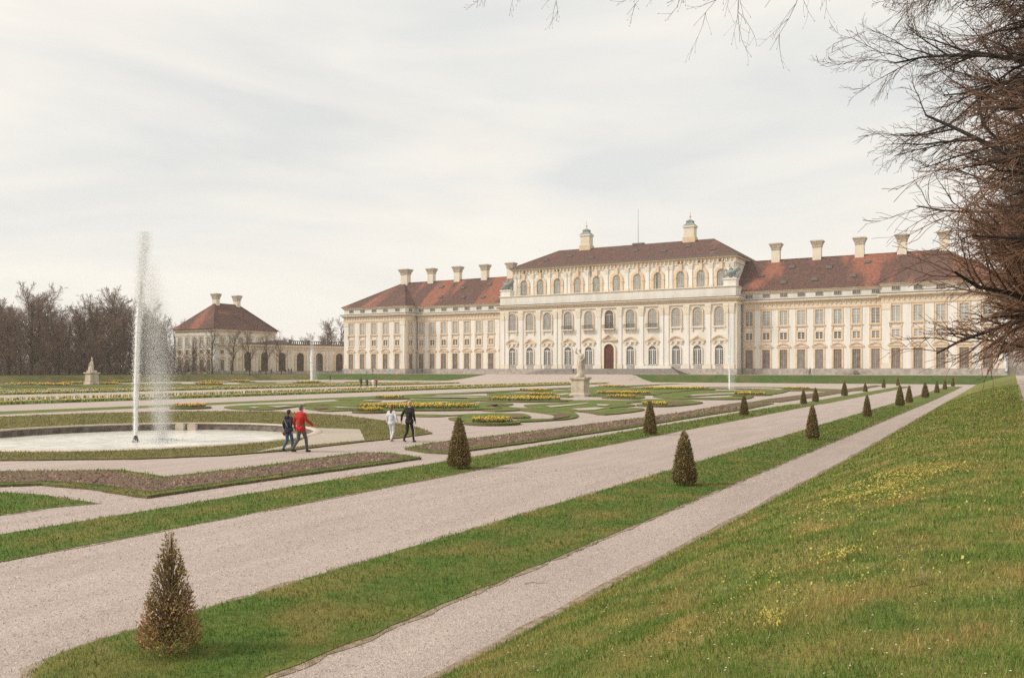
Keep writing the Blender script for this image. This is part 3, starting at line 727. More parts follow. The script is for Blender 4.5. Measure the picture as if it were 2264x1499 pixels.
# windows: templates in local coordinates, front towards -y
T = {}
def muntins(w, z0, z1, nx, nz, y=-.09, t=.05, mid=.12):
    mb = MB()
    for i in range(nx + 1):
        x = -w / 2 + w * i / nx; tt = mid / 2 if (nx % 2 == 0 and i == nx // 2) else t / 2
        mb.box(x - tt, x + tt, y, -.02, z0, z1)
    for j in range(nz + 1):
        z = z0 + (z1 - z0) * j / nz; mb.box(-w / 2, w / 2, y - .003, -.02, z - t / 2, z + t / 2)
    return mb
def tmpl(key, frame, glass, gm, mun, extra=(), mm='white', fm='ochre'):
    T[key] = (frame.mesh('window'), fm, glass.mesh('pane'), gm, mun.mesh('muntins') if mun else None, mm, [(n, b.mesh(n), m) for n, b, m in extra])
def window(key, x, y, rz=0, gm=None, parent=None, keys=None):
    f, fm, g, gmat, mu, mm, ex = T[key]
    if gm is None and parent is None:
        q_ = rw.random()
        if key == 'ground': gm = 'dark_glass' if q_ < .45 else 'mid_glass' if q_ < .8 else 'brown_glass'
        elif key == 'mezzanine': gm = 'clear_glass' if q_ < .7 else 'mid_glass'
        elif key == 'upper': gm = 'blue_glass' if q_ < .6 else 'pale_glass' if q_ < .85 else 'mid_glass'
        elif key in ('noble', 'crown'): gm = gmat if q_ < .7 else 'blue_glass'
    p = parent or pal
    o = link('window', f, fm, p, (x, y, 0), rz)
    if gm and gm != gmat:
        k2 = (key, gm)
        if k2 not in GM: GM[k2] = g.copy(); GM[k2].materials.clear()
        link('pane', GM[k2], gm, o)
    else: link('pane', g, gmat, o)
    if mu: link('muntins', mu, mm, o)
    for n, me, m in ex: link(n, me, m, o)
    return o
GM = {}; rw = random.Random(21)
M['mid_glass'] = mat('mid_glass', (.22, .20, .175), (.31, .285, .25), .9, .15, spec=.5)
M['brown_glass'] = mat('brown_glass', (.20, .15, .12), (.27, .21, .17), .9, .2, spec=.5)
def seg_hood(w, z, h, t=.32, n=10):             # segmental arch moulding
    o = []; i_ = []
    for k in range(n + 1):
        a = k / n * 2 - 1
        o.append((a * w / 2, z + h * (1 - a * a))); i_.append((a * (w / 2 - t), z - .02 + max(0, (h - t)) * (1 - a * a)))
    return o, i_
def hood(w, z, h, y=-.42, tri=False):
    mb = MB()
    if tri:
        o = [(-w / 2, z), (0, z + h), (w / 2, z)]; i_ = [(-w / 2 + .75, z + .02), (0, z + h - .38), (w / 2 - .75, z + .02)]
    else: o, i_ = seg_hood(w, z, h)
    mb.ring(o, i_, y, -.04, closed=False)
    mb.box(-w / 2 + .05, w / 2 - .05, y + .05, -.04, z - .28, z - .005)
    return mb
# rectangular windows of wings and pavilions
tmpl('ground', MB().ring(rect(2.7, 1.55, 6.75), rect(1.85, 1.6, 6.2), -.24, 0, False).box(-1.05, 1.05, -.28, 0, 6.76, 7.0), MB().prism(rect(1.85, 1.6, 6.2), -.03, 0), 'dark_glass', muntins(1.85, 1.6, 6.2, 4, 8, t=.045, mid=.10),
     [('pediment', hood(3.5, 7.02, .95), 'ochre'), ('pediment_field', MB().prism([(a * 1.5, 7.04 + .72 * (1 - a * a)) for a in [k / 5 - 1 for k in range(11)]], -.12, 0), 'pilaster')], mm='grey_stone')
tmpl('mezzanine', MB().ring(rect(2.5, 8.35, 10.95), rect(1.6, 8.85, 10.45), -.2, 0), MB().prism(rect(1.6, 8.85, 10.45), -.03, 0), 'clear_glass', muntins(1.6, 8.85, 10.45, 2, 3, t=.09, mid=.2))
tmpl('upper', MB().ring(rect(2.55, 12.0, 16.35), rect(1.8, 12.35, 15.95), -.2, 0).box(-1.5, 1.5, -.34, 0, 11.95, 12.2).box(-1.35, -1.05, -.22, 0, 11.1, 11.94).box(1.05, 1.35, -.22, 0, 11.1, 11.94),
     MB().prism(rect(1.8, 12.35, 15.95), -.03, 0), 'blue_glass', muntins(1.8, 12.35, 15.95, 2, 5, t=.06, mid=.14))
tmpl('attic', MB().ring(rect(1.95, 19.35, 20.4), rect(1.75, 19.45, 20.3), -.08, 0), MB().prism(rect(1.75, 19.45, 20.3), -.03, 0), 'dark_glass', muntins(1.75, 19.45, 20.3, 4, 1, t=.07), fm='wall', mm='grey_stone')
tmpl('cellar', MB().ring(rect(1.5, .25, 1.1), rect(1.2, .35, 1.0), -.2, 0), MB().prism(rect(1.2, .35, 1.0), -.14, 0), 'clear_glass', None, fm='grey_stone')
# arched windows of the central block
def arched(key, w, z0, zt, fw, gm, nx, nz, extra=(), fm='ochre', mm='white', apron=None):
    o = arch(w + 2 * fw, z0, zt + fw, 12); i_ = arch(w, z0, zt, 12)
    fr = MB().ring(o, i_, -.26, 0, False)
    mu = muntins(w, z0, zt - w / 2, nx, nz, t=.07, mid=.22)
    for k in range(1, 6):
        a = math.pi * k / 6; c = zt - w / 2
        mu.tube((.0, -.05, c), (w / 2 * math.cos(a), -.05, c + w / 2 * math.sin(a)), .03, None, 4)
    mu.box(-w / 2, w / 2, -.1, -.02, zt - w / 2 - .1, zt - w / 2 + .12)
    tmpl(key, fr, MB().prism(i_, -.03, 0), gm, mu, extra, fm=fm, mm=mm)
apr = lambda w: MB().prism(rect(w, 1.5, 2.68), -.1, 0)
for nm, tri in (('hall_segment', False), ('hall_triangle', True)):
    arched(nm, 2.15, 2.7, 7.5, .3, 'clear_glass', 4, 7, [('pediment', hood(4.3, 8.75, 1.35, tri=tri), 'ochre'), ('pediment_support', MB().box(-1.7, -1.1, -.3, 0, 7.95, 8.46).box(1.1, 1.7, -.3, 0, 7.95, 8.46).box(-.35, .35, -.4, 0, 7.82, 8.46), 'pale_ochre'), ('apron', apr(2.1), 'grey_stone')], fm='pale_ochre')
arched('noble', 2.45, 12.4, 17.3, .35, 'pale_glass', 4, 6, [('sill', MB().box(-1.7, 1.7, -.4, 0, 12.0, 12.38).box(-1.45, -1.15, -.3, 0, 11.2, 11.98).box(1.15, 1.45, -.3, 0, 11.2, 11.98), 'pale_ochre')], fm='ochre', mm='grey_stone')
arched('crown', 2.2, 22.3, 27.3, .75, 'pale_glass', 4, 6, [('keystone', MB().box(-.42, .42, -.5, 0, 27.35, 29.2).box(-2.0, -1.2, -.34, 0, 25.3, 25.75).box(1.2, 2.0, -.34, 0, 25.3, 25.75), 'ochre')], fm='ochre', mm='grey_stone')
ov = [(.85 * math.cos(t), 29.55 + .48 * math.sin(t)) for t in [2 * math.pi * i / 16 for i in range(16)]][::-1]
ov2 = [(1.15 * math.cos(t), 29.55 + .68 * math.sin(t)) for t in [2 * math.pi * i / 16 for i in range(16)]][::-1]
tmpl('oval', MB().ring(ov2, ov, -.2, 0), MB().prism(ov, -.04, 0), 'dark_glass', None, fm='pale_ochre')

# wings and pavilions: axes
pilx = {}
for s in (-1, 1):
    wx = [s * (W0 + k * BAY) for k in range(8)]; yw = dY(YW)
    nb = (HOUT - HIN) / 5
    pc = (HIN + HOUT) / 2; pxs = [s * (pc + (k - 2) * 4.62) for k in range(5)]
    for k, x in enumerate(wx): 
        window('ground', x, yw); window('mezzanine', x, yw); window('upper', x, yw, gm=None if s > 0 else 'pale_glass'); window('attic', x, yw); window('cellar', x, yw)
    for k, x in enumerate(pxs):
        pale = (s > 0 and k in (0, 1, 2)) or (s < 0 and k in (3, 4))
        window('ground', x, dY(YP)); window('mezzanine', x, dY(YP), gm='pale_glass' if pale else None); window('upper', x, dY(YP), gm='pale_glass'); window('attic', x, dY(YP)); window('cellar', x, dY(YP))
    # pilaster strips
    for x0 in [(wx[k] + wx[k + 1]) / 2 for k in range(7)]:
        pb(MB().box(x0 - .78, x0 + .78, yw - .13, yw + .1, 1.5, 16.4), 'pilaster', 'pilaster')
    for x0 in [(pxs[k] + pxs[k + 1]) / 2 for k in range(4)]:
        pb(MB().box(x0 - .95, x0 + .95, dY(YP) - .13, dY(YP) + .1, 1.5, 16.4), 'pilaster', 'pilaster')
    for xx in (s * (HIN + .95), s * (HOUT - .95)):
        pb(MB().box(xx - .85, xx + .85, dY(YP) - .22, dY(YP) + .1, 1.5, 15.1), 'pilaster', 'pilaster')
        pb(MB().box(xx - 1.0, xx + 1.0, dY(YP) - .3, dY(YP) + .1, 15.1, 16.4), 'capital', 'pale_ochre')
        pb(MB().box(xx - 1.0, xx + 1.0, dY(YP) - .3, dY(YP) + .1, 1.52, 2.9), 'pilaster_base', 'pale_ochre')
# return sides of the pavilion and of the central block that face the camera
window('ground', -HIN, dY(YP) + 2.7, R(90)); window('mezzanine', -HIN, dY(YP) + 2.7, R(90)); window('upper', -HIN, dY(YP) + 2.7, R(90), gm='pale_glass')
window('attic', -HIN, dY(YP) + 2.7, R(90))
for s_, xx in ((-1, -HIN), (1, HC)):
    pb(MB().box(xx - .05, xx + .24, (0 if xx > 0 else dY(YP)) - .0, (1.2 if xx > 0 else dY(YP) + 1.1), 1.5, 16.4 if xx < 0 else 17.9), 'pilaster', 'pale_ochre')

def band(path, z0, z1, out_, m, name, inn=.15):
    # moulding that follows a run of facade pieces; path = [(x0, x1, y, returnleft, returnright)]
    for x0, x1, y in path: pb(MB().box(x0 - out_, x1 + out_, y - out_, y + inn + 4.5, z0, z1), name, m)
ends = [(-HOUT, -HIN, dY(YP)), (HIN, HOUT, dY(YP))]
wings = [(-HIN + .7, -HC - .7, dY(YW)), (HC + .7, HIN - .7, dY(YW))]
ctr = [(-HC, HC, 0)]
for pth in (ends, wings):
    band(pth, 16.4, 16.9, .28, 'ochre', 'architrave'); band(pth, 16.9, 18.0, .16, 'frieze', 'frieze')
    band(pth, 18.0, 18.35, .55, 'ochre', 'cornice'); band(pth, 18.35, 18.75, .95, 'pale_ochre', 'cornice'); band(pth, 18.75, 18.9, 1.05, 'gutter', 'gutter')
    band(pth, 20.55, 20.95, .3, 'ochre', 'eaves'); band(pth, 20.95, 21.15, .55, 'pale_ochre', 'eaves')
    band(pth, -.5, 1.5, .32, 'grey_stone', 'plinth')
band(ctr, 17.9, 18.35, .35, 'pale_ochre', 'architrave'); band(ctr, 18.35, 18.85, .2, 'frieze', 'frieze'); band(ctr, 18.85, 19.3, .8, 'ochre', 'cornice'); band(ctr, 19.3, 19.6, 1.15, 'pale_ochre', 'cornice'); band(ctr, 19.6, 19.75, 1.25, 'gutter', 'gutter')
band(ctr, 22.2, 22.42, .25, 'pale_ochre', 'parapet_coping'); band(ctr, -.5, 1.5, .35, 'grey_stone', 'plinth')
def consoles(x0, x1, y, z0, z1, step, dep, name='consoles'):
    mb = MB(); n = int((x1 - x0) / step)
    for i in range(n + 1):
        x = x0 + (x1 - x0) * i / n; mb.box(x - .18, x + .18, y - dep, y, z0 + .25 * (z1 - z0), z1)
    o = pb(mb, name, 'ochre'); o['kind'] = 'stuff'
for x0, x1, y in ends + wings: consoles(x0 + .3, x1 - .3, y, 17.0, 17.98, 1.07, .34)
consoles(-HU, HU, YU, 29.0, 30.3, 1.1, .34)
# central block
gx = [-28.3, -23.6, -18.9, -12.7, -6.9, 0, 6.9, 12.7, 18.9, 23.6, 28.3]
cx_lo = [onY(p, YC) - XC for p in (1129.9, 1168.2, 1206.7, 1250.3, 1295, 1341, 1386.7, 1436.2, 1490.5, 1537.9, 1586)]
cx = [(a - b) / 2 for a, b in zip(cx_lo, cx_lo[::-1])]
cy_hi = [onY(p, YC + YU) - XC for p in (1173.3, 1209.8, 1247.3, 1291.7, 1331, 1376.6, 1421.8, 1470.2, 1522, 1567.8, 1613)]
cu = [(a - b) / 2 for a, b in zip(cy_hi, cy_hi[::-1])]
for i, x in enumerate(cx):
    if i != 5: window('hall_triangle' if i in (1, 3, 7, 9) else 'hall_segment', x, 0)
    wn = window('noble', x, 0, gm='clear_glass' if i == 5 else None)
    if 3 <= i <= 7:                             # balconies
        bal = MB().box(x - 1.7, x + 1.7, -1.0, 0, 12.05, 12.3)
        pb(bal, 'balcony', 'pale_ochre')
        rl = MB().box(x - 1.7, x + 1.7, -1.0, -.94, 13.25, 13.35)
        for k in range(18): xx = x - 1.68 + 3.36 * k / 17; rl.box(xx - .035, xx + .035, -.99, -.95, 12.31, 13.25)
        pb(rl, 'balcony_railing', 'iron')
for i in (0, 1, 2, 8, 9, 10): window('oval', cu[i], YU)
for i, x in enumerate(cu): window('crown', x, YU, gm='blue_glass' if i in (0, 1, 2, 8, 9, 10) else None)
def pil(x, y, w, z0, z1, cap, m='pilaster'):
    p = pb(MB().box(x - w / 2, x + w / 2, y - .2, y + .1, z0, z1 - cap), 'pilaster', m)
    for nme, mb, mm in (('capital', MB().frustum(x, y - .12, z1 - cap, z1 - cap * .25, w * .5, .14, w * .66, .3).box(x - w * .7, x + w * .7, y - .45, y + .1, z1 - cap * .25, z1), 'pale_ochre'), ('base', MB().box(x - w * .62, x + w * .62, y - .3, y + .1, z0 - .02, z0 + 1.3), 'pale_ochre')):
        link(nme, mb.mesh(nme), mm, p)
for i in range(10):
    a, b = cx[i], cx[i + 1]; wide = (b - a) > 5.2
    if i in (2, 7):
        for d_ in (-.75, .75): pil((a + b) / 2 + d_, 0, 1.0, 1.52, 17.9, 2.4)
    else: pil((a + b) / 2, 0, 1.15, 1.52, 17.9, 2.4)
    a, b = cu[i], cu[i + 1]
    if i in (2, 7):
        for d_ in (-.6, .6): pil((a + b) / 2 + d_, YU, .8, 22.3, 29.0, 1.2)
    else: pil((a + b) / 2, YU, .9, 22.3, 29.0, 1.2)
for s in (-1, 1):
    for d_ in (1.0, 2.4): pil(s * (HC - d_), 0, 1.05, 1.52, 17.9, 2.4)
    for d_ in (.8, 1.9): pil(s * (HU - d_), YU, .8, 22.3, 29.0, 1.2)
# door
dm = MB().prism(arch(2.9, 1.5, 8.2, 12), -.06, 0); door = pb(dm, 'door', 'door')
pn = MB()
for sx in (-.72, .72):
    for z0, z1 in ((1.9, 3.4), (3.7, 5.9)): pn.ring(rect(1.15, z0, z1), rect(.95, z0 + .1, z1 - .1), -.11, -.06)
    pn.v = [(vx + (sx if k >= len(pn.v) - 32 else 0), vy, vz) for k, (vx, vy, vz) in enumerate(pn.v)]
link('door_panels', pn.mesh('door_panels'), 'door', door)
link('door_surround', MB().ring(arch(3.9, 1.5, 8.7, 12), arch(2.9, 1.5, 8.2, 12), -.4, 0, False).mesh('door_surround'), 'pale_ochre', door)
link('door_hood', hood(4.8, 9.3, 1.7, tri=True, y=-.6).mesh('door_hood'), 'ochre', door)
# roofs
EZ = 21.15; RZ = 30.0; ov_ = .7
def roof_piece(V, Fc, name='roof', m='roof'): 
    me = bpy.data.meshes.new(name); me.from_pydata(V, [], Fc); me.update(); return link(name, me, m, pal)
ry = dY(YW) + 10.2
roofs = {}
for s in (-1, 1):
    xa, xb = s * (HC - 3.0), s * (HIN + 12)
    y0, y1 = dY(YW) - ov_, dY(YW) + 20.5 + ov_
    f = [(0, 1, 5, 4), (1, 2, 6, 5) if 0 else (4, 5, 3, 2), (0, 4, 2), (1, 3, 5)]
    roofs[s] = roof_piece([(xa, y0, EZ), (xb, y0, EZ), (xa, y1, EZ), (xb, y1, EZ), (xa, ry, RZ), (xb, ry, RZ)], f)
    x0, x1 = sorted((s * (HIN - ov_), s * (HOUT + ov_))); yp0, yp1 = dY(YP) - ov_, dY(YP) + 32 + ov_; cxp = (x0 + x1) / 2
    roof_piece([(x0, yp0, EZ), (x1, yp0, EZ), (x1, yp1, EZ), (x0, yp1, EZ), (cxp, ry, RZ + .12)], [(0, 1, 4), (1, 2, 4), (2, 3, 4), (3, 0, 4)])
    rdg = MB().tube((xa, ry, RZ), (xb, ry, RZ), .16); pb(rdg, 'ridge_tiles', 'ochre' if 0 else 'roof')
    hp = MB()
    for cxn, cyn in ((x0, yp0), (x1, yp0)): hp.tube((cxn, cyn, EZ + .02), (cxp, ry, RZ + .14), .13)
    pb(hp, 'hip_tiles', 'roof')
    # roof hatches
    for k, (fx, fz) in enumerate(((.12, .45), (.3, .2), (.33, .7), (.52, .25), (.6, .62), (.78, .3), (.86, .72))):
        x = s * (HC + (HIN - HC) * fx); z = EZ + (RZ - EZ) * fz; y = dY(YW) - ov_ + (ry - dY(YW) + ov_) * fz
        d_ = MB().add([(x - .8, y - .25, z), (x + .8, y - .25, z), (x + .5, y - .2, z + .55), (x - .5, y - .2, z + .55), (x - .8, y + .7, z + .75), (x + .8, y + .7, z + .75)], [(0, 1, 2, 3), (3, 2, 5, 4), (0, 3, 4), (1, 5, 2)])
        link('roof_hatch', d_.mesh('roof_hatch'), 'gutter', roofs[s])
yr = 17.2; RX = 23.7; CE = 31.0; CR = 37.2
roof_c = roof_piece([(-HU - .9, YU - .9, CE), (HU + .9, YU - .9, CE), (HU + .9, 29, CE), (-HU - .9, 29, CE), (-RX, yr, CR), (RX, yr, CR)], [(0, 1, 5, 4), (1, 2, 5), (2, 3, 4, 5), (3, 0, 4)], m='brown_roof')
pb(MB().box(-HU - .95, HU + .95, YU - .95, 29.1, 30.7, 30.99), 'gutter', 'gutter')
pb(MB().box(-HU - .6, HU + .6, YU - .6, 28.6, 30.3, 30.7), 'cornice', 'ochre')
pb(MB().box(-HU - .2, HU + .2, YU - .2, 28.2, 28.95, 29.0 + .04), 'architrave', 'pale_ochre')
for x, fz in ((-24, .35), (-17, .5), (-9, .3), (3, .55), (12, .4), (18, .6), (26, .3)):
    z = CE + (CR - CE) * fz; y = YU - .9 + (yr - YU + .9) * fz
    d_ = MB().add([(x - .8, y - .25, z), (x + .8, y - .25, z), (x + .5, y - .2, z + .5), (x - .5, y - .2, z + .5), (x - .8, y + .9, z + .6), (x + .8, y + .9, z + .6)], [(0, 1, 2, 3), (3, 2, 5, 4), (0, 3, 4), (1, 5, 2)])
    link('roof_hatch', d_.mesh('roof_hatch'), 'gutter', roof_c)
# chimneys
def chimney(x, y, z0, zt, w, parent):
    c = MB().box(x - w, x + w, y - w * .8, y + w * .8, z0, zt - 1.75).build('chimney', 'pale_ochre', parent)
    mb = MB().box(x - w * 1.12, x + w * 1.12, y - w * .95, y + w * .95, zt - 1.75, zt - 1.55).frustum(x, y, zt - 1.55, zt - .35, w * 1.02, w * .85, w * 1.5, w * 1.25).box(x - w * 1.58, x + w * 1.58, y - w * 1.32, y + w * 1.32, zt - .35, zt - .12).box(x - w * 1.4, x + w * 1.4, y - w * 1.15, y + w * 1.15, zt - .12, zt)
    mb.build('chimney_cap', 'stone', c)
def chx(px, yy): return onY(px, YC + yy) - XC
for k, px in enumerate((897, 954.3, 1012.5, 1072.6, 1130)): chimney(chx(px, ry), ry, 28.4, 34.3 if k else 34.6, 1.05 if k else 1.3, pal)
for px in (1716, 1807, 1901, 1994.5, 2088): chimney(chx(px, ry), ry, 28.4, 34.4, 1.05, pal)
for px in (1297, 1526):                         # two lanterns on the main roof
    x = chx(px, yr); z = 36.0
    c = MB().box(x - 1.75, x + 1.75, yr - 1.5, yr + 1.5, z, z + 2.0).build('roof_lantern', 'ochre', roof_c)
    MB().box(x - 1.45, x + 1.45, yr - 1.3, yr + 1.3, z + 2.0, z + 4.7).box(x - 1.7, x + 1.7, yr - 1.5, yr + 1.5, z + 4.7, z + 5.1).build('lantern_body', 'pale_ochre', c)
    MB().frustum(x, yr, z + 5.1, z + 6.0, 1.75, 1.5, .9, .8).frustum(x, yr, z + 6.0, z + 6.5, .9, .8, .95, .85).frustum(x, yr, z + 6.5, z + 7.0, 1.0, .9, .3, .3).build('lantern_cap', 'copper', c)
    MB().lathe([(.1, 7.0), (.1, 7.5), (.26, 7.7), (.26, 7.95), (.08, 8.1), (.05, 9.2)], 8, x, yr, z).build('finial', 'ochre', c)
xf = chx(1411, yr); fp = MB().box(xf - 1.6, xf + 1.8, yr - .6, yr + .6, CR - .2, CR + .35).build('hatch', 'gutter', roof_c)
MB().tube((xf, yr, CR), (xf, yr, CR + 10.2), .07, .035, 6).build('flagpole', 'iron', roof_c)
# drain pipes
for px, yy, z0, z1 in ((1452, YU - .12, 22.4, 30.6), (1306, YU - .12, 22.4, 30.6), ):
    x = chx(px, yy); pb(MB().tube((x, yy - .05, z0), (x, yy - .05, z1), .11), 'drain_pipe', 'gutter')
pb(MB().tube((HC + .3, 5.0, 0), (HC + .3, 5.0, 18.6), .12), 'drain_pipe', 'gutter')
pb(MB().tube((-HIN + .5, dY(YW) - .2, 0), (-HIN + .5, dY(YW) - .2, 18.6), .14), 'drain_pipe', 'gutter')
# trophies on the ends of the parapet
for s in (-1, 1):
    x = s * (HC - 1.6); b = MB().box(x - 1.6, x + 1.6, .2, 2.6, 22.42, 24.0).box(x - 1.8, x + 1.8, .0, 2.8, 24.0, 24.3).build('trophy_base', 'pilaster', pal)
    MB().lathe([(.4, 0), (.3, .3), (1.0, 1.0), (1.25, 1.5), (1.0, 1.9), (.5, 2.2), (.55, 2.5), (.2, 2.9)], 10, x, 1.4, 24.3).tube((x - 1.9, 1.4, 24.9), (x + 1.6, 1.0, 26.4), .28, .5).tube((x + 1.8, 1.4, 24.7), (x - 1.5, 1.2, 26.6), .5, .25).tube((x - .6, .8, 25.2), (x + 2.3, .8, 26.9), .18, .6).build('trophy', 'copper', b)
# wide steps before the doors
for k in range(7):
    hw = 22 - k * .55; dp = 7.2 - k * .85; z0 = k * .21
    pb(MB().box(-hw - 1.0 + (1.0), hw, -dp, -.36, z0 - (.6 if k == 0 else .0), z0 + .208), 'step', 'step_stone')
slab = MB().box(8.2, 17.8, -1.5, -.4, 1.5, 2.3).build('bench_wall', 'pilaster', pal)

# ------------------------------------------------------------------ corner pavilion and arcade on the far side
pv = empty('corner_pavilion', (-211.6, 190.0, TZ)); tag(pv, 'square ochre and white pavilion with steep red hipped roof and two chimneys', 'pavilion')
PX, PY, PE = 8.4, 12.4, 13.2
link('wall', MB().box(-PX, PX, -PY, PY, -1, PE).mesh('wall'), 'wall', pv)
link('cornice', MB().box(-PX - .5, PX + .5, -PY - .5, PY + .5, PE - .35, PE + .3).mesh('cornice'), 'ochre', pv)
link('frieze', MB().box(-PX - .15, PX + .15, -PY - .15, PY + .15, PE - 1.75, PE - .36).mesh('frieze'), 'frieze', pv)
link('plinth', MB().box(-PX - .2, PX + .2, -PY - .2, PY + .2, -.8, .9).mesh('plinth'), 'grey_stone', pv)
me = bpy.data.meshes.new('roof'); me.from_pydata([(-PX - .9, -PY - .9, PE + .3), (PX + .9, -PY - .9, PE + .3), (PX + .9, PY + .9, PE + .3), (-PX - .9, PY + .9, PE + .3), (0, -4.6, 22.0), (0, 4.6, 22.0)], [], [(0, 1, 4), (1, 2, 5, 4), (2, 3, 5), (3, 0, 4, 5)])
rf = link('roof', me, 'roof', pv)
for y in (-4.2, 4.2): chimney(0, y, 20.4, 24.9, .88, rf)
hp = MB().tube((PX + .9, -PY - .9, PE + .35), (0, -4.6, 22.03), .14).tube((PX + .9, PY + .9, PE + .35), (0, 4.6, 22.03), .14); link('hip_tiles', hp.mesh('hip_tiles'), 'roof', rf)
tmpl('p_low', MB().ring(rect(2.0, .95, 4.5), rect(1.4, 1.0, 4.2), -.2, 0, False), MB().prism(rect(1.4, 1.0, 4.2), -.03, 0), 'dark_glass', muntins(1.4, 1.0, 4.2, 2, 5, t=.06), [('pediment', hood(2.5, 4.75, .7, -.3), 'ochre')], mm='grey_stone')
tmpl('p_mid', MB().ring(rect(1.8, 5.7, 7.4), rect(1.2, 6.0, 7.15), -.15, 0), MB().prism(rect(1.2, 6.0, 7.15), -.03, 0), 'dark_glass', None)
tmpl('p_top', MB().ring(rect(1.95, 7.9, 11.2), rect(1.35, 8.2, 10.9), -.15, 0), MB().prism(rect(1.35, 8.2, 10.9), -.03, 0), 'blue_glass', muntins(1.35, 8.2, 10.9, 2, 4, t=.06))
for k in range(5):
    for t_ in ('p_low', 'p_mid', 'p_top'): window(t_, -6.4 + 3.2 * k, -PY, 0, parent=pv)
    if k < 4: link('pilaster', MB().box(-4.8 + 3.2 * k - .5, -4.8 + 3.2 * k + .5, -PY - .1, -PY + .1, .9, PE - 1.76).mesh('pilaster'), 'pilaster', pv)
for k in range(6):
    for t_ in ('p_low', 'p_mid', 'p_top'): window(t_, PX, -9.4 + 3.75 * k, R(90), parent=pv)
    if k < 5: link('pilaster', MB().box(PX - .1, PX + .1, -7.5 + 3.75 * k - .5, -7.5 + 3.75 * k + .5, .9, PE - 1.76).mesh('pilaster'), 'pilaster', pv)

M['arcade_plaster'] = mat('arcade_plaster', (.80, .72, .58), (.85, .78, .66), .8, .85)
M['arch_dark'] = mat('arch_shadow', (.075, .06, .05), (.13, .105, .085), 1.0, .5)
ar = empty('arcade', (0, 0, TZ)); tag(ar, 'low ochre arcade with seven tall arches joining palace and pavilion', 'arcade')
apx = [481, 494, 528, 564.5, 602.7, 642.3, 683.5, 726.7, 772]
pts = []
for p in apx:
    t = (p - 472) / 300; pts.append(Vector(ray(p, 254 + 36 * t ** .8)))
AH = 9.1
for i in range(8):
    a, b = pts[i], pts[i + 1]; d_ = b - a; L_ = d_.length; rz = math.atan2(d_.y, d_.x); mid = (a + b) / 2
    wl = link('arcade_wall', MB().box(-L_ / 2, L_ / 2, 0, .8 if i < 2 else 4.5, -1, AH - .6).mesh('arcade_wall'), 'arcade_plaster', ar, (mid.x, mid.y, 0), rz)
    link('plinth', MB().box(-L_ / 2, L_ / 2, -.25, .3, -.9, .75).mesh('plinth'), 'grey_stone', wl)
    link('cornice', MB().box(-L_ / 2 - .1, L_ / 2 + .1, -.55, .9 if i < 2 else 4.6, AH - .6, AH).box(-L_ / 2, L_ / 2, -.3, .2, AH - 1.5, AH - 1.2).mesh('cornice'), 'ochre', wl)
    rfm = MB().box(-L_ / 2 - .2, L_ / 2 + .2, .0, .9 if i < 2 else 4.6, AH + .002, AH + .5)
    if 2 <= i < 5: rfm.add([(-L_ / 2 - .2, -.5, AH + .01), (L_ / 2 + .2, -.5, AH + .01), (L_ / 2 + .2, 3.2, AH + 1.75), (-L_ / 2 - .2, 3.2, AH + 1.75)], [(0, 1, 2, 3)])
    elif i >= 5:
        for k in range(9): x = -L_ / 2 + L_ * (k + .5) / 9; rfm.box(x - .12, x + .12, .1, .4, AH + .5, AH + 1.3)
        rfm.box(-L_ / 2 - .1, L_ / 2 + .1, .0, .5, AH + 1.3, AH + 1.55).box(-L_ / 2 - .4, -L_ / 2 + .4, -.05, .55, AH + .5, AH + 1.9)
    link('parapet', rfm.mesh('parapet'), 'gallery_roof', wl)
    if i == 0: continue
    aw = 2.5
    link('arch', MB().ring(arch(aw + 1.2, .76, 7.3, 12), arch(aw, .76, 6.7, 12), -.35, 0, False).mesh('arch'), 'ochre', wl)
    dp = link('arch_shade_panel', MB().prism(arch(aw, .76, 6.7, 12), -.04, 0).mesh('arch_shade_panel'), 'arch_dark', wl)  # dark panel on the solid wall, coloured as the shade inside an arch
    for sx in (-1, 1):
        link('pilaster', MB().box(sx * (L_ / 2 - .55) - .5, sx * (L_ / 2 - .55) + .5, -.22, .05, .76, AH - 1.52).mesh('pilaster'), 'frieze', wl)
# grey wall and gate building right of the palace
gw = empty('garden_wall', (XC + HOUT + .4, YP + 1, lvl(200))); tag(gw, 'grey rough wall right of the palace under the bare trees', 'wall')
link('wall', MB().box(.3, 60, .0, .8, -1, 6.6).mesh('wall'), 'grey_stone', gw)
link('wall_base', MB().box(.3, 60.1, -.25, -.01, -1, 1.9).mesh('wall_base'), 'step_stone', gw)
link('coping', MB().box(.2, 60.2, -.2, 1.0, 6.6, 6.9).mesh('coping'), 'step_stone', gw)

# ------------------------------------------------------------------ trees
def seg_mesh(name, S, sides=3):               # S rows: x0 y0 z0 x1 y1 z1 r0 r1
    S = np.asarray(S, np.float64); a = S[:, 0:3]; b = S[:, 3:6]; d = b - a; d /= np.maximum(1e-9, np.linalg.norm(d, axis=1))[:, None]
    ref = np.where(np.abs(d[:, 2:3]) < .9, np.array([[0, 0, 1.]]), np.array([[1., 0, 0]]))
    p = np.cross(d, ref); p /= np.linalg.norm(p, axis=1)[:, None]; q = np.cross(d, p)
    V = np.zeros((len(S), 2 * sides, 3))
    for i in range(sides):
        t = 2 * math.pi * i / sides; o = p * math.cos(t) + q * math.sin(t)
        V[:, i] = a + o * S[:, 6:7]; V[:, sides + i] = b + o * S[:, 7:8]
    Fq = np.array([(i, (i + 1) % sides, sides + (i + 1) % sides, sides + i) for i in range(sides)])
    Fc = (np.arange(len(S))[:, None, None] * 2 * sides + Fq[None]).reshape(-1, 4)
    return np_mesh(name, V.reshape(-1, 3), Fc, True)
def rotv(v, ax, a): return Matrix.Rotation(a, 3, ax) @ v
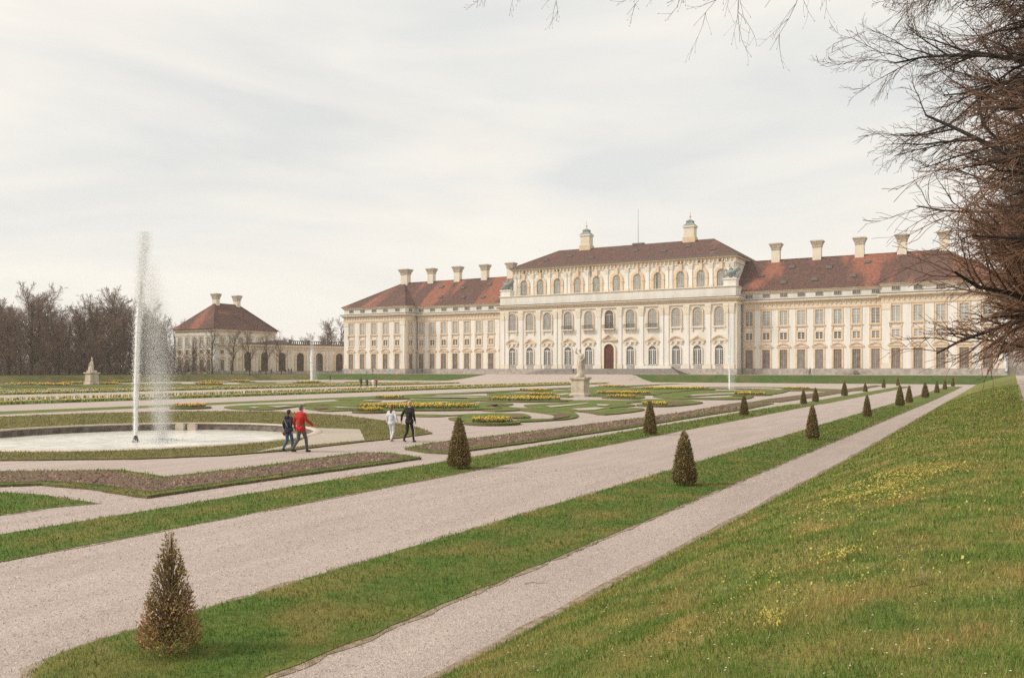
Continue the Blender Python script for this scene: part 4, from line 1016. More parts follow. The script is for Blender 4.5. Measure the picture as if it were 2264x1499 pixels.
def grow(rg, segs, p, d, length, r, level, spec):
    """one branch: bends as it grows, children along it. spec[level] = (segments, children, len ratio, angle, wiggle, lift, start)"""
    ns, nch, lr, ang, wig, lift, start = spec[level]
    step = length / ns; pts = [(p.copy(), r)]
    d = d.copy()
    for i in range(ns):
        d = (d + Vector((rg.gauss(0, wig), rg.gauss(0, wig), rg.gauss(0, wig) + lift))).normalized()
        q = p + d * step; r1 = r * (1 - .8 * (i + 1) / ns) if level else r * (1 - .72 * (i + 1) / ns)
        segs[min(level, len(segs) - 1)].append((*p, *q, pts[-1][1], r1)); p = q; pts.append((p.copy(), r1))
    if level + 1 < len(spec):
        for k in range(nch):
            t = start + (1 - start) * (k + rg.random()) / nch
            i = min(ns - 1, int(t * ns)); f = t * ns - i
            a, ra = pts[i]; b, rb = pts[i + 1]; o = a.lerp(b, f); rr = ra + (rb - ra) * f
            dd = (b - a).normalized(); ax = dd.orthogonal().normalized(); ax = rotv(ax, dd, rg.uniform(0, 6.283))
            nd = rotv(dd, ax, ang * rg.uniform(.65, 1.25))
            grow(rg, segs, o, nd, length * lr * rg.uniform(.7, 1.2) * (1.1 - .45 * t), max(rr * .62, spec[-1][7] if len(spec[-1]) > 7 else .003), level + 1, spec) if 0 else grow(rg, segs, o, nd, length * lr * rg.uniform(.7, 1.2) * (1.1 - .45 * t), rr * .62, level + 1, spec)
def tree_meshes(seed, H, r, spec, rmin, split=1):
    rg = random.Random(seed); segs = [[] for _ in spec]
    grow(rg, segs, Vector((0, 0, -.2)), Vector((0, 0, 1)), H, r, 0, spec)
    def fix(l):
        A = np.array(l); A[:, 6:8] = np.maximum(A[:, 6:8], rmin); return A
    tr = fix(segs[0]); bigs = [fix(s_) for s_ in segs[1:split + 1] if s_]; tw = [fix(s_) for s_ in segs[split + 1:] if s_]
    return seg_mesh('trunk', tr, 8), (seg_mesh('limbs', np.vstack(bigs), 5) if bigs else None), seg_mesh('crown', np.vstack(tw), 3)
def place_tree(name, ms, loc, rz, sc, label, group=None, mats=('bark', 'bark', 'twig')):
    e = empty(name, loc, rz); e.scale = (sc,) * 3; tag(e, label, 'tree', group)
    t = link('trunk', ms[0], mats[0], e)
    if ms[1]: link('limbs', ms[1], mats[1], t)
    link('crown', ms[2], mats[2], e)
    return e
# tall bare trees of the wood: upright, dense
wood_spec = [(7, 26, .36, .75, .05, .02, .10), (4, 11, .42, .7, .12, .06, .1), (3, 7, .5, .7, .2, .05, .1), (2, 0, 0, 0, .25, .03, 0)]
WOOD = [tree_meshes(100 + i, 17 + (i % 3), .26, wood_spec, .022, 1) for i in range(4)]
avenue_spec = [(6, 18, .50, .62, .05, .02, .30), (4, 9, .42, .6, .12, .05, .15), (3, 6, .5, .6, .2, .03, .1), (2, 0, 0, 0, .25, .0, 0)]
AVE = [tree_meshes(200 + i, 9.2, .15, avenue_spec, .011, 1) for i in range(3)]
sites = []
for i in range(9):
    for j in range(17):
        x = -190 - i * 7.5 + rnd.uniform(-2.4, 2.4); y = 84 + j * 6.2 + rnd.uniform(-2.2, 2.2)
        z = -x * SN + y * CS; px = 1132 + F * (x * CS + y * SN) / z
        if px < -90 or px > 395 or (y > 172 and x > -228) or (px > 372 and x > -222): continue
        sites.append((x, y, px, i))
sites = [s_ for s_ in sites if s_[3] < 5 or rnd.random() < .5]
WL = {}
def wood_label(i, px):
    place = 'left of the far left statue' if px < 150 else 'behind the far left statue' if px < 250 else 'behind the tall fountain jet' if px < 350 else 'next to the pavilion'
    size = ['front row', 'second row', 'third row', 'fourth row', 'fifth row', 'depth', 'depth', 'depth', 'depth'][i]
    k = (i if i < 5 else 5, place); WL[k] = WL.get(k, 0) + 1
    nth = ['first', 'second', 'third', 'fourth', 'fifth', 'sixth', 'seventh', 'eighth', 'ninth', 'tenth', 'eleventh', 'twelfth', 'thirteenth', 'fourteenth', 'fifteenth', 'sixteenth', 'seventeenth'][min(16, WL[k] - 1)]
    return f'{nth} bare tree of the wood {size}, {place}'
rows = ['front edge', 'second row', 'third row', 'fourth row', 'fifth row', 'deep part', 'deep part', 'deep part', 'deep part']
sites.sort(key=lambda q: q[2])
for k, (x, y, px, i) in enumerate(sites):
    tall = 1.18 if 60 < px < 105 or 215 < px < 290 else (.88 if 115 < px < 170 else 1.0)
    place_tree('bare_tree', WOOD[k % 4], (x, y, TZ), rnd.uniform(0, 6.28), rnd.uniform(.78, .98) * tall * (1 if i > 1 else .9),
               wood_label(i, px), 'trees of the bare wood', ('bark', 'bark', 'wood_twig'))
# trees behind arcade and pavilion
back = [(385, 275, 1.0), (408, 290, 1.05), (440, 300, .95), (625, 330, .9), (648, 320, .85), (668, 330, .8), (690, 325, .85), (712, 330, .95), (735, 318, 1.25), (752, 322, 1.2), (725, 345, 1.15)]
for k, (px, z, sc) in enumerate(back):
    x, y = ray(px, z)
    place_tree('bare_tree', WOOD[k % 4], (x, y, TZ), rnd.uniform(0, 6.28), sc * .82 * 1.0, (['first', 'second', 'third', 'first', 'second', 'third', 'fourth', 'fifth', 'tall seventh', 'tall last', 'sixth'][k] + ' leafless tree from the left rising behind the ' + ('pavilion roof' if px < 500 else 'arcade')), 'trees behind the pavilion' if px < 500 else 'trees behind the arcade', ('bark', 'bark', 'wood_twig'))
names = ['first', 'second', 'third', 'fourth', 'fifth', 'sixth']
for k, (px, sc) in enumerate(((427, .95), (470, 1.2), (512, 1.25), (552, 1.15), (588, 1.1), (622, 1.0))):
    x, y = ray(px, 241)
    place_tree('avenue_tree', AVE[k % 3], (x, y, TZ), rnd.uniform(0, 6.28), sc, f'slim leafless tree before the arcade, {names[k]} from the pavilion end', 'slim trees before the arcade', ('bark', 'bark', 'wood_twig'))
# thicket low in the wood
def thicket():
    n = 26000; y = npr.uniform(84, 188, n); x = -188 - npr.uniform(0, 1, n) ** 1.3 * 60; z0 = TZ + npr.uniform(-.2, 6.5, n) * npr.uniform(.2, 1, n)
    ok = ~((y > 168) & (x > -226)); x, y, z0 = x[ok], y[ok], z0[ok]; n = len(x)
    a = npr.uniform(0, 6.28, n); L_ = npr.uniform(.8, 2.6, n); up = npr.uniform(.3, 1, n)
    S = np.stack([x, y, z0, x + np.cos(a) * L_ * .6, y + np.sin(a) * L_ * .6, z0 + up * L_, np.full(n, .03), np.full(n, .02)], 1)
    return seg_mesh('thicket', S, 3)
tag(link('undergrowth', thicket(), 'wood_twig'), 'tangle of brown leafless undergrowth between the trunks', 'undergrowth', kind='stuff')

# big trees of the avenue on the right: low sweeping limbs, dense red-brown twigs
big_spec = [(9, 30, .62, 1.12, .03, .0, .17), (8, 17, .42, .62, .10, -.010, .12), (5, 11, .44, .6, .14, -.02, .08), (4, 7, .46, .55, .16, -.02, .08), (2, 0, 0, 0, .2, -.01, 0)]
BIG = [tree_meshes(300 + i, 16.5, .42, big_spec, .0055, 2) for i in range(2)]
BIGF = [tree_meshes(310 + i, 15.5, .42, [(8, 46, .55, 1.15, .03, .0, .19), (7, 18, .42, .62, .10, -.015, .08), (4, 10, .44, .6, .14, -.02, .08), (3, 6, .46, .55, .16, -.02, .05)], .0105, 1) for i in range(2)]
place_tree('avenue_tree', BIG[0], (5.6, 21, lvl(22)), R(40), 1.12, 'large leafless tree with long arching limbs reaching over the bank', 'big avenue trees', ('dark_bark', 'dark_bark', 'twig'))
for k, (x, y, sc) in enumerate(((5.2, 30, .95), (5.2, 37, 1.04), (5.0, 44, 1.04), (5.2, 52, 1.04), (5.4, 66, .98), (5.6, 79, .98), (5.6, 94, .98), (6, 112, .95), (6.5, 134, .95))):
    place_tree('avenue_tree', (BIGF if k else BIG)[(k + 1) % 2], (x, y, lvl(y)), R(70 + 83 * k), sc,
               ('reddish brown leafless tree, ' + ['second', 'third', 'fourth', 'fifth', 'sixth', 'seventh', 'eighth', 'ninth', 'tenth'][k] + ' in the avenue beside the bank'), 'big avenue trees', ('dark_bark', 'dark_bark', 'red_twig' if k else 'twig'))
for k, (x, y) in enumerate(((8.2, 27), (8.6, 35), (8.4, 44), (8.8, 54), (8.8, 68))):
    place_tree('avenue_tree', BIGF[k % 2], (x, y, lvl(y)), R(20 + 97 * k), 1.0, 'leafless tree in the second row of the avenue, ' + ['nearest', 'second', 'third', 'fourth', 'farthest'][k] + ' of that row', 'second row of the avenue', ('dark_bark', 'dark_bark', 'red_twig'))
# overhanging boughs of the tree next to the photographer
def over_tree():
    rg = random.Random(5); base = Vector((6.5, 3.0, 0)); e = empty('overhanging_tree', (6.5, 3.0, lvl(3))); tag(e, 'leafless tree whose thin hanging twigs enter at the top', 'tree')
    trunk = []; limb = []; tw = [[], [], []]
    pts = [Vector((0, 0, -.3)), Vector((.1, 0, 4)), Vector((0, .2, 8)), Vector((-.3, .4, 12))]
    for i in range(3): trunk.append((*pts[i], *pts[i + 1], .38 - .09 * i, .29 - .09 * i))
    spec = [None, (5, 7, .5, .5, .10, -.05, .1), (4, 4, .45, .55, .14, -.03, .2), (3, 0, 0, 0, .16, -.01, 0)]
    tips = ((1090, 10, 9.5, .55), (1180, -25, 9.0, .7), (1250, -10, 9.5, .8), (1500, -25, 8.5, 1.0), (1540, -60, 8.0, 1.0), (1650, -30, 8.2, 1.2), (1680, -40, 8.0, 1.25), (1790, -30, 8.2, 1.3), (1800, -80, 8.5, 1.0), (1870, -40, 8.6, .8), (1590, -70, 8.6, 1.0))
    for (px, py, z, ln) in tips:
        x, y = ray(px, z); h = EYE + (HZ - py) / F * z + .32
        t = Vector((x, y, h)) - Vector((6.5, 3.0, lvl(3)))
        a = Vector((0, .2, rg.uniform(6.5, 9))); m1 = a.lerp(t, .5) + Vector((0, 0, 1.6))
        prev = a; n = 9
        for i in range(1, n + 1):
            u = i / n; q = a * (1 - u) ** 2 + m1 * 2 * u * (1 - u) + t * u * u + Vector((rg.gauss(0, .05),) * 3)
            limb.append((*prev, *q, .07 * (1 - u) + .008, .07 * (1 - u) + .006)); prev = q
        d0 = Vector((-.35, -.1, -.85)) + Vector((rg.uniform(-.5, .4), rg.uniform(-.4, .4), 0))
        sg = [[], [], []]
        def g(p, d, L_, r, lv):
            ns = (6, 4, 3)[lv]; pp = []
            for i in range(ns):
                d = (d + Vector((rg.gauss(0, .16), rg.gauss(0, .16), rg.gauss(0, .1) - .02))).normalized(); q = p + d * L_ / ns
                tw[lv].append((*p, *q, r * (1 - .6 * i / ns), r * (1 - .6 * (i + 1) / ns))); pp.append((p, d)); p = q
            tw[2].append((*p, *(p + d * .014), .003, .002))
            if lv < 2:
                for k in range((6, 3)[lv]):
                    o, dd = pp[min(ns - 1, int((k + .5) * ns / (6, 3)[lv]))]; ax = rotv(dd.orthogonal().normalized(), dd, rg.uniform(0, 6.28))
                    g(o, rotv(dd, ax, rg.uniform(.4, .8)), L_ * rg.uniform(.3, .5), r * .6, lv + 1)
        g(t, d0.normalized(), ln * .72, .0046, 0)
    tr = link('trunk', seg_mesh('trunk', trunk, 10), 'dark_bark', e); link('limbs', seg_mesh('limbs', limb, 6), 'dark_bark', tr)
    link('crown', seg_mesh('crown', np.vstack([np.array(t_) for t_ in tw]), 4), 'glare_pale_twig', e)
over_tree()

# ------------------------------------------------------------------ clipped cones
def cone_meshes(seed, n_leaf, n_twig, leaf, sparse):
    rg = random.Random(seed); H = 1.36; Rb = .36
    def rad(t): return Rb * (1 - t) ** (.78 if sparse else .64) * (1.0 if t > .08 else .78 + .22 * t / .08)
    st = []
    prev = Vector((0, 0, -.05))
    for i in range(6):
        q = Vector((rg.gauss(0, .012), rg.gauss(0, .012), H * .93 * (i + 1) / 6)); st.append((*prev, *q, .026 * (1 - i / 7), .026 * (1 - (i + 1) / 7))); prev = q
    for k in range(n_twig):
        t0 = rg.uniform(.02, .7); a = rg.uniform(0, 6.28); p = Vector((0, 0, H * t0)); t1 = min(.99, t0 + rg.uniform(.06, .34)); r1 = rad(t1) * rg.uniform(.7, 1.03)
        m1 = Vector((math.cos(a) * r1 * .62, math.sin(a) * r1 * .62, H * (t0 * .55 + t1 * .45))); q = Vector((math.cos(a + rg.gauss(0, .15)) * r1, math.sin(a) * r1, H * t1))
        st.append((*p, *m1, .007, .005)); st.append((*m1, *q, .005, .003))
    V = []; Fc = []
    for k in range(n_leaf):
        t = 1 - math.sqrt(rg.random()); t = min(.995, t)
        if sparse and t > .45 and rg.random() < .35: t = rg.uniform(0, .45)
        a = rg.uniform(0, 6.28); f = (rg.random() ** (.16 if sparse and t > .4 else .38)) * (1 + rg.gauss(0, .05)); r = rad(t) * f
        c = Vector((math.cos(a) * r, math.sin(a) * r, H * t + rg.gauss(0, .015) + .03)); s = leaf * rg.uniform(.6, 1.4)
        d = Vector((math.cos(a) * .6 + rg.gauss(0, .5), math.sin(a) * .6 + rg.gauss(0, .5), .75 + rg.gauss(0, .35))).normalized(); w_ = d.orthogonal().normalized(); w_ = rotv(w_, d, rg.uniform(0, 6.28))
        b = len(V); V += [c - w_ * s * .30, c + w_ * s * .30, c + d * s * 1.25]; Fc.append((b, b + 1, b + 2))
    return seg_mesh('stem', st, 4), np_mesh('foliage', V, Fc)
CONE = [cone_meshes(40, 4600, 300, .028, True), cone_meshes(41, 9000, 60, .042, False), cone_meshes(42, 9000, 60, .042, False), cone_meshes(43, 3500, 20, .06, False)]
right = [(375, 1436), (1513, 1069), (1796, 970), (1917, 921), (1989.5, 897.3), (2010, 890), (2045.5, 879), (2071.5, 868.6), (2089, 861), (2106.8, 854.5)]
leftr = [(1015, 1033), (1437, 959), (1645, 917.5), (1776.5, 893), (1803, 888), (1867, 875), (1913, 866.5), (1953.7, 858), (1985, 853)]
topy = {375: 1172, 1513: 953, 1796: 895, 1917: 873, 1989.5: 851, 2010: 852, 2045.5: 845, 2071.5: 842, 2089: 838, 2106.8: 830, 1015: 922, 1437: 886, 1645: 872, 1776.5: 861, 1803: 857, 1867: 843, 1913: 846, 1953.7: 833, 1985: 833}
wid = {375: 142, 1513: 58, 1796: 31, 1917: 20, 1989.5: 20, 2010: 16, 2045.5: 17, 1015: 54, 1437: 32, 1645: 21, 1776.5: 15, 1803: 15, 1867: 15}
ordn = ['nearest', 'second', 'third', 'fourth', 'fifth', 'sixth', 'seventh', 'eighth', 'ninth', 'tenth']
for row, lab, grp in ((right, 'strip beside the narrow gravel path', 'clipped cones beside the narrow path'), (leftr, 'strip beside the brown border beds', 'clipped cones beside the border beds')):
    for k, (px, py) in enumerate(row):
        x, y = G(px, py, .05); z = -x * SN + y * CS; h = (py - topy[px]) / F * z; h = max(1.2, min(1.75, h))
        ww = wid.get(px); wsc = (ww / 2 / F * z / .36) if ww else .9
        wsc = max(.8, min(1.25, wsc * 1.02))
        i = 0 if px == 375 else (1 + k % 2 if k < 6 else 3)
        e = empty('clipped_cone', (x, y, .05), rnd.uniform(0, 6.28)); e.scale = (wsc, wsc, h / 1.36)
        lb = f'{ordn[k]} clipped cone shrub on the grass {lab}' if not (px == 375) else 'sparse see-through conical shrub nearest the camera on the grass strip'
        if px == 2010: lb = 'clipped cone shrub just right of the fifth, beyond the cross path'
        tag(e, lb, 'shrub', grp)
        link('stem', CONE[i][0], 'stem', e); link('foliage', CONE[i][1], 'yew' if i == 0 else 'yew_dark', e)
for k, (px, py, lb) in enumerate(((506, 840, 'dark far shrub under the third slim tree'), (565, 837.5, 'dark far shrub under the fourth slim tree'), (614, 839, 'dark far shrub under the last slim tree'), (457, 837.5, 'dark far shrub under the second slim tree'), (83, 844, 'dark far shrub right of the two far left walkers'), (240, 842, 'dark far shrub right of the far left statue'))):
    x, y = G(px, py, .02); e = empty('clipped_cone', (x, y, .0)); e.scale = (1.6, 1.6, 1.5); tag(e, lb, 'shrub', 'far clipped shrubs')
    link('stem', CONE[3][0], 'stem', e); link('foliage', CONE[3][1], 'yew_dark', e)

# ------------------------------------------------------------------ figures
def capsules_mesh(name, prims, voxel, smooth=4):
    V = []; Fc = []
    n = 10; m = 4
    for a, b, ra, rb, *_ in prims:
        a = Vector(a); b = Vector(b); d = b - a; L_ = d.length
        d = d.normalized() if L_ > 1e-6 else Vector((0, 0, 1)); p = d.orthogonal().normalized(); q = d.cross(p)
        rings = [(a - d * ra * math.cos(math.pi / 2 * i / m), ra * math.sin(math.pi / 2 * i / m)) for i in range(1, m + 1)] + [(b + d * rb * math.sin(math.pi / 2 * i / m), rb * math.cos(math.pi / 2 * i / m)) for i in range(m)]
        base = len(V); V.append(a - d * ra)
        for c, r in rings:
            for i in range(n): t = 2 * math.pi * i / n; V.append(c + (p * math.cos(t) + q * math.sin(t)) * r)
        V.append(b + d * rb); k = len(rings)
        for i in range(n):
            j = (i + 1) % n; Fc.append((base, base + 1 + j, base + 1 + i)); Fc.append((base + 1 + (k - 1) * n + i, base + 1 + (k - 1) * n + j, len(V) - 1))
            for r in range(k - 1): o = base + 1 + r * n; Fc.append((o + i, o + j, o + n + j, o + n + i))
    me = bpy.data.meshes.new(name); me.from_pydata([tuple(v) for v in V], [], Fc); me.update()
    o = bpy.data.objects.new(name, me); COL.objects.link(o)
    md = o.modifiers.new('r', 'REMESH'); md.mode = 'VOXEL'; md.voxel_size = voxel
    ms = o.modifiers.new('s', 'SMOOTH'); ms.factor = .5; ms.iterations = smooth
    dg = bpy.context.evaluated_depsgraph_get(); ev = o.evaluated_get(dg); res = bpy.data.meshes.new_from_object(ev)
    bpy.data.objects.remove(o); bpy.data.meshes.remove(me)
    res.name = name; res.polygons.foreach_set('use_smooth', np.ones(len(res.polygons), bool))
    return res
def assign(me, prims, mats):
    n = len(me.polygons); c = np.zeros(n * 3, np.float32); me.polygons.foreach_get('center', c); c = c.reshape(-1, 3)
    best = np.full(n, 1e9); idx = np.zeros(n, np.int32)
    for a, b, ra, rb, mi in prims:
        a = np.array(a, np.float32); b = np.array(b, np.float32); d = b - a; L2 = max(1e-9, float(d @ d))
        t = np.clip(((c - a) @ d) / L2, 0, 1); dist = np.linalg.norm(c - (a + t[:, None] * d), axis=1) - (ra + (rb - ra) * t)
        k = dist < best; best[k] = dist[k]; idx[k] = mi
    for m in mats: me.materials.append(m)
    me.polygons.foreach_set('material_index', idx)
CM = {}
def cloth(c, r=.85):
    if c not in CM: CM[c] = mat('cloth', c, tuple(min(1, x * 1.25 + .004) for x in c), 22, r, .7, 13)
    return CM[c]
def person(loc, heading, height, label, top, legs, shoe=(.03, .03, .03), hair=(.05, .035, .025), stride=.2, lead=1, arms=(-.15, .15), voxel=.011, long_hair=False, bald=False, coat=1.0, hood=False, hold=None, sit=False, extras=(), group=None, skin=None, elbow=(.15, .15), name='person'):
    """arms: forward swing of left and right hand (m); hold: (side, outward offset) for a hand reached to a partner"""
    P = []; T_, L_, S_, K_ = 0, 1, 2, 3           # top, legs, shoes, skin
    add = lambda a, b, ra, rb, m: P.append((a, b, ra, rb, m))
    hz = .93 if not sit else .5
    add((-.075, 0, hz + .01), (.075, 0, hz + .01), .118, .118, L_)
    add((0, 0, hz + .06), (0, .0, hz + .26), .128 * coat, .132 * coat, T_); add((-.06, 0, hz - .03), (.06, 0, hz - .03), .125 * coat, .125 * coat, T_) if coat > 1.05 else None
    add((-.085, .0, hz + .38), (.085, .0, hz + .38), .122 * coat, .122 * coat, T_); add((-.14, -.01, hz + .5), (.14, -.01, hz + .5), .075 * coat, .075 * coat, T_)
    add((0, .0, hz + .53), (0, .03, hz + .62), .058, .055, K_)
    hx, hy, hd = 0, .03, hz + .74
    add((hx, hy, hd - .035), (hx, hy + .004, hd + .035), .083, .09, K_); add((hx, hy + .045, hd - .09), (hx, hy + .03, hd - .05), .045, .06, K_)
    add((hx, hy + .095, hd + .0), (hx, hy + .108, hd - .028), .010, .015, K_)
    for s in (-1, 1): add((hx + s * .088, hy + .0, hd - .02), (hx + s * .09, hy - .008, hd + .012), .014, .018, K_)
    for s, f in ((-1, lead), (1, -lead)):           # legs
        y = stride * f
        if sit: knee = (s * .12, .42, .5); ank = (s * .12, .40, .09)
        else:
            ank = (s * .085, y - .03, .085 + (.07 if y < -.1 else 0)); knee = (s * .09, y * .5 + .045 + (.05 if y < -.1 else .0), .49)
        add((s * .09, 0, hz - .02), knee, .092, .066, L_); add(knee, (ank[0], ank[1], ank[2] + .03), .064, .05, L_)
        pitch = -.05 if y < -.1 else .0
        add((ank[0], ank[1] - .03, ank[2] - .035), (ank[0] + s * .015, ank[1] + .14, ank[2] - .05 + pitch), .045, .034, S_)
    for s, sw, eb in ((-1, arms[0], elbow[0]), (1, arms[1], elbow[1])):
        sh = Vector((s * .185, -.01, hz + .49)); out_ = .06
        if hold and hold[0] == s: out_ = hold[1]
        wr = Vector((s * (.2 + out_), sw, hz - .03 + abs(sw) * .35 + (out_ - .06) * .25)); el = sh.lerp(wr, .5) + Vector((s * .03, -.05 - eb * .15, 0))
        add(sh, el, .06 * coat, .052 * coat, T_); add(el, wr, .05 * coat, .040 * coat, T_)
        d = (wr - el).normalized(); pm = wr + d * .075; add(wr, pm, .028, .034, K_)
        if voxel < .02:
            side = Vector((0, 1, 0)) if abs(d.y) < .8 else Vector((1, 0, 0)); fwd = side - d * side.dot(d); fwd.normalize(); inn = d.cross(fwd) * (1 if d.cross(fwd).x * s < 0 else -1)
            for k in range(4):
                o = pm + fwd * (.030 - .020 * k) + d * .02; ln = (.055, .065, .06, .045)[k]; mid = o + d * ln * .55 + inn * .006; tip = mid + d * ln * .35 + inn * .022
                add(o, mid, .0105, .010, K_); add(mid, tip, .010, .0085, K_)
            o = wr + d * .03 + fwd * .03; add(o, o + d * .035 + fwd * .025, .012, .011, K_); add(o + d * .035 + fwd * .025, o + d * .065 + fwd * .028 + inn * .012, .011, .009, K_)
    if hood: add((-.06, -.09, hz + .56), (.06, -.09, hz + .56), .07, .07, T_)
    Hh = (hd + .125)
    e_me = capsules_mesh('body', P, voxel)
    assign(e_me, P, [cloth(top), cloth(legs), cloth(shoe, .5), skin or M['skin']])
    e = empty(name, (loc[0], loc[1], loc[2]), heading); sc = height / Hh; e.scale = (sc,) * 3
    tag(e, label, 'person', group)
    link('body', e_me, None, e)
    if not bald:
        hp = [((hx, hy - .012, hd + .0), (hx, hy - .012, hd + .042), .092, .096, 0), ((hx, hy - .045, hd - .05), (hx, hy - .03, hd + .0), .06, .075, 0)]
        if long_hair: hp += [((hx, hy - .06, hd - .02), (hx, hy - .10, hd - .2), .075, .07, 0), ((hx, hy - .1, hd - .2), (hx + .01, hy - .115, hd - .34), .068, .03, 0)]
        hm = capsules_mesh('hair', hp, max(.012, voxel)); link('hair', hm, cloth(hair), e)
    if voxel < .02:
        em = MB()
        for s in (-1, 1): em.lathe([(.002, -.008), (.009, -.004), (.009, .004), (.002, .008)], 6, hx + s * .033, hy + .083, hd + .01)
        link('eyes', em.mesh('eyes'), cloth((.02, .02, .02), .3), e)
    for n_, pr, c in extras: link(n_, capsules_mesh(n_, pr, max(.009, voxel)), cloth(c), e)
    return e
def walker(px, py, zg=0.0): x, y = G(px, py, zg); return (x, y, zg)
# the two couples on the garden path
person(walker(665, 1000), R(-2), 1.72, 'grey-haired person in a red jacket and grey trousers walking on the path', (.42, .028, .022), (.10, .095, .095), (.025, .022, .02), (.14, .125, .11), stride=.27, lead=-1, arms=(-.05, .34), coat=1.14, elbow=(.1, .5), extras=[('collar', [((-.05, .0, 1.47), (.05, .0, 1.47), .066, .066, 0)], (.36, .02, .018))])
person(walker(638, 999), R(-2), 1.52, 'person in a dark navy hooded jacket and blue jeans beside the red jacket', (.028, .028, .045), (.05, .10, .17), (.02, .02, .025), (.06, .04, .03), stride=.17, lead=-1, arms=(.06, -.05), coat=1.16, hood=True,
       extras=[('red_bag', [((-.30, -.02, .80), (-.29, .05, .72), .05, .06, 0)], (.45, .06, .05)), ('strap', [((-.15, -.135, 1.42), (.10, -.155, 1.08), .012, .012, 0)], (.35, .33, .32))])
person(walker(905, 978), R(4), 1.70, 'bald person in a black tracksuit with a white side stripe, holding hands', (.022, .020, .020), (.022, .020, .022), (.06, .06, .06), stride=.24, lead=-1, arms=(-.05, .05), bald=True, coat=1.12, hold=(-1, .17),
       extras=[('waistband', [((-.10, -.085, .90), (.10, -.085, .90), .045, .045, 0)], (.45, .45, .47)), ('leg_stripe', [((.168, .01, .88), (.150, .16, .50), .02, .018, 0), ((.150, .16, .50), (.128, .20, .16), .018, .016, 0)], (.7, .7, .7)), ('cuff', [((.255, .04, .93), (.258, .045, .915), .045, .045, 0)], (.5, .5, .5))])
person(walker(866, 976), R(6), 1.52, 'person with long auburn hair in a pale tie-dye tracksuit, holding hands', (.55, .56, .60), (.60, .60, .62), (.45, .32, .28), (.16, .075, .045), stride=.13, lead=1, arms=(.05, -.02), long_hair=True, coat=1.1, hold=(1, .16))
# strollers farther off
far_people = [
 (798, 857, 0, 1.75, 'person in dark clothes, leftmost of the four strollers on the middle walk', (.03, .035, .035), (.03, .03, .035), 0),
 (811.5, 857, 0, 1.6, 'person in a dark jacket over a pink top on the middle walk', (.05, .04, .045), (.03, .03, .035), 0),
 (824.5, 857.5, 0, 1.55, 'person in white and pale pink on the middle walk', (.70, .62, .64), (.66, .62, .66), 0),
 (832, 857, 0, 1.7, 'person carrying something red, rightmost of four on the middle walk', (.30, .05, .045), (.04, .04, .06), 0),
 (37, 848, 0, 1.75, 'person in a lime green jacket by the far tulip bed', (.42, .55, .06), (.06, .06, .05), 180),
 (51, 848, 0, 1.85, 'person in dark navy beside the lime green jacket', (.03, .03, .06), (.04, .04, .07), 180),
 (730, 842.5, 0, 1.7, 'lone dark figure right of the far left jet', (.03, .04, .03), (.03, .03, .03), 90),
 (872, 838.5, 0, 1.75, 'dark figure standing behind a pram below the palace', (.03, .03, .03), (.04, .04, .04), -60),
 (759, None, 245, 1.7, 'small figure in pale blue by the palace corner', (.25, .42, .60), (.15, .15, .17), 0),
 (810, None, 242, 1.7, 'small figure in light blue before the left palace wing', (.35, .50, .60), (.2, .18, .17), 40),
 (824, None, 240, 1.7, 'small brownish figure before the left palace wing', (.20, .12, .10), (.14, .12, .11), 0),
 (861.5, None, 234, 1.75, 'small figure in turquoise before the left palace wing', (.10, .42, .48), (.45, .45, .42), 0),
 (933, None, 226, 1.75, 'small dark figure before the inner corner of the palace', (.05, .05, .07), (.05, .07, .13), 0),
 (541, None, 252, 1.75, 'small figure in neon yellow top before the arcade', (.45, .60, .08), (.2, .18, .17), 0),
 (600, None, 256, 1.7, 'small dark figure before the middle of the arcade', (.03, .05, .03), (.03, .03, .03), 0),
 (631, None, 258, 1.75, 'dark figure, left one of three before the arcade', (.04, .035, .04), (.05, .045, .04), 0),
 (638.5, None, 258, 1.8, 'dark figure, middle one of three before the arcade', (.06, .05, .05), (.07, .06, .06), 0),
 (644, None, 258, 1.7, 'dark figure, right one of three before the arcade', (.04, .035, .04), (.05, .045, .04), 0),
 (394, None, 226, 1.75, 'dark figure left before the pavilion front', (.04, .035, .04), (.05, .045, .04), 0),
 (401, None, 226, 1.75, 'brownish figure beside the dark one before the pavilion front', (.16, .09, .07), (.07, .06, .06), 0),
 (2184, None, 184, 1.75, 'small figure in bright red before the right end of the palace', (.50, .05, .03), (.06, .05, .05), 90),
 (1267.5, None, 224, 1.5, 'dark seated figure on the palace steps left of the statue', (.03, .03, .05), (.04, .04, .06), 180),
]
for px, py, z, h, lb, t_, l_, hd in far_people:
    if py: loc = walker(px, py)
    else:
        x, y = ray(px, z); zz = TZ
        if px == 1267.5: zz = TZ + .2
        loc = (x, y, zz)
    person(loc, R(hd) + rnd.uniform(-.2, .2), h, lb, t_, l_, voxel=.035, stride=.16 * rnd.choice((1, -1)), coat=1.12, elbow=(.1, .1))
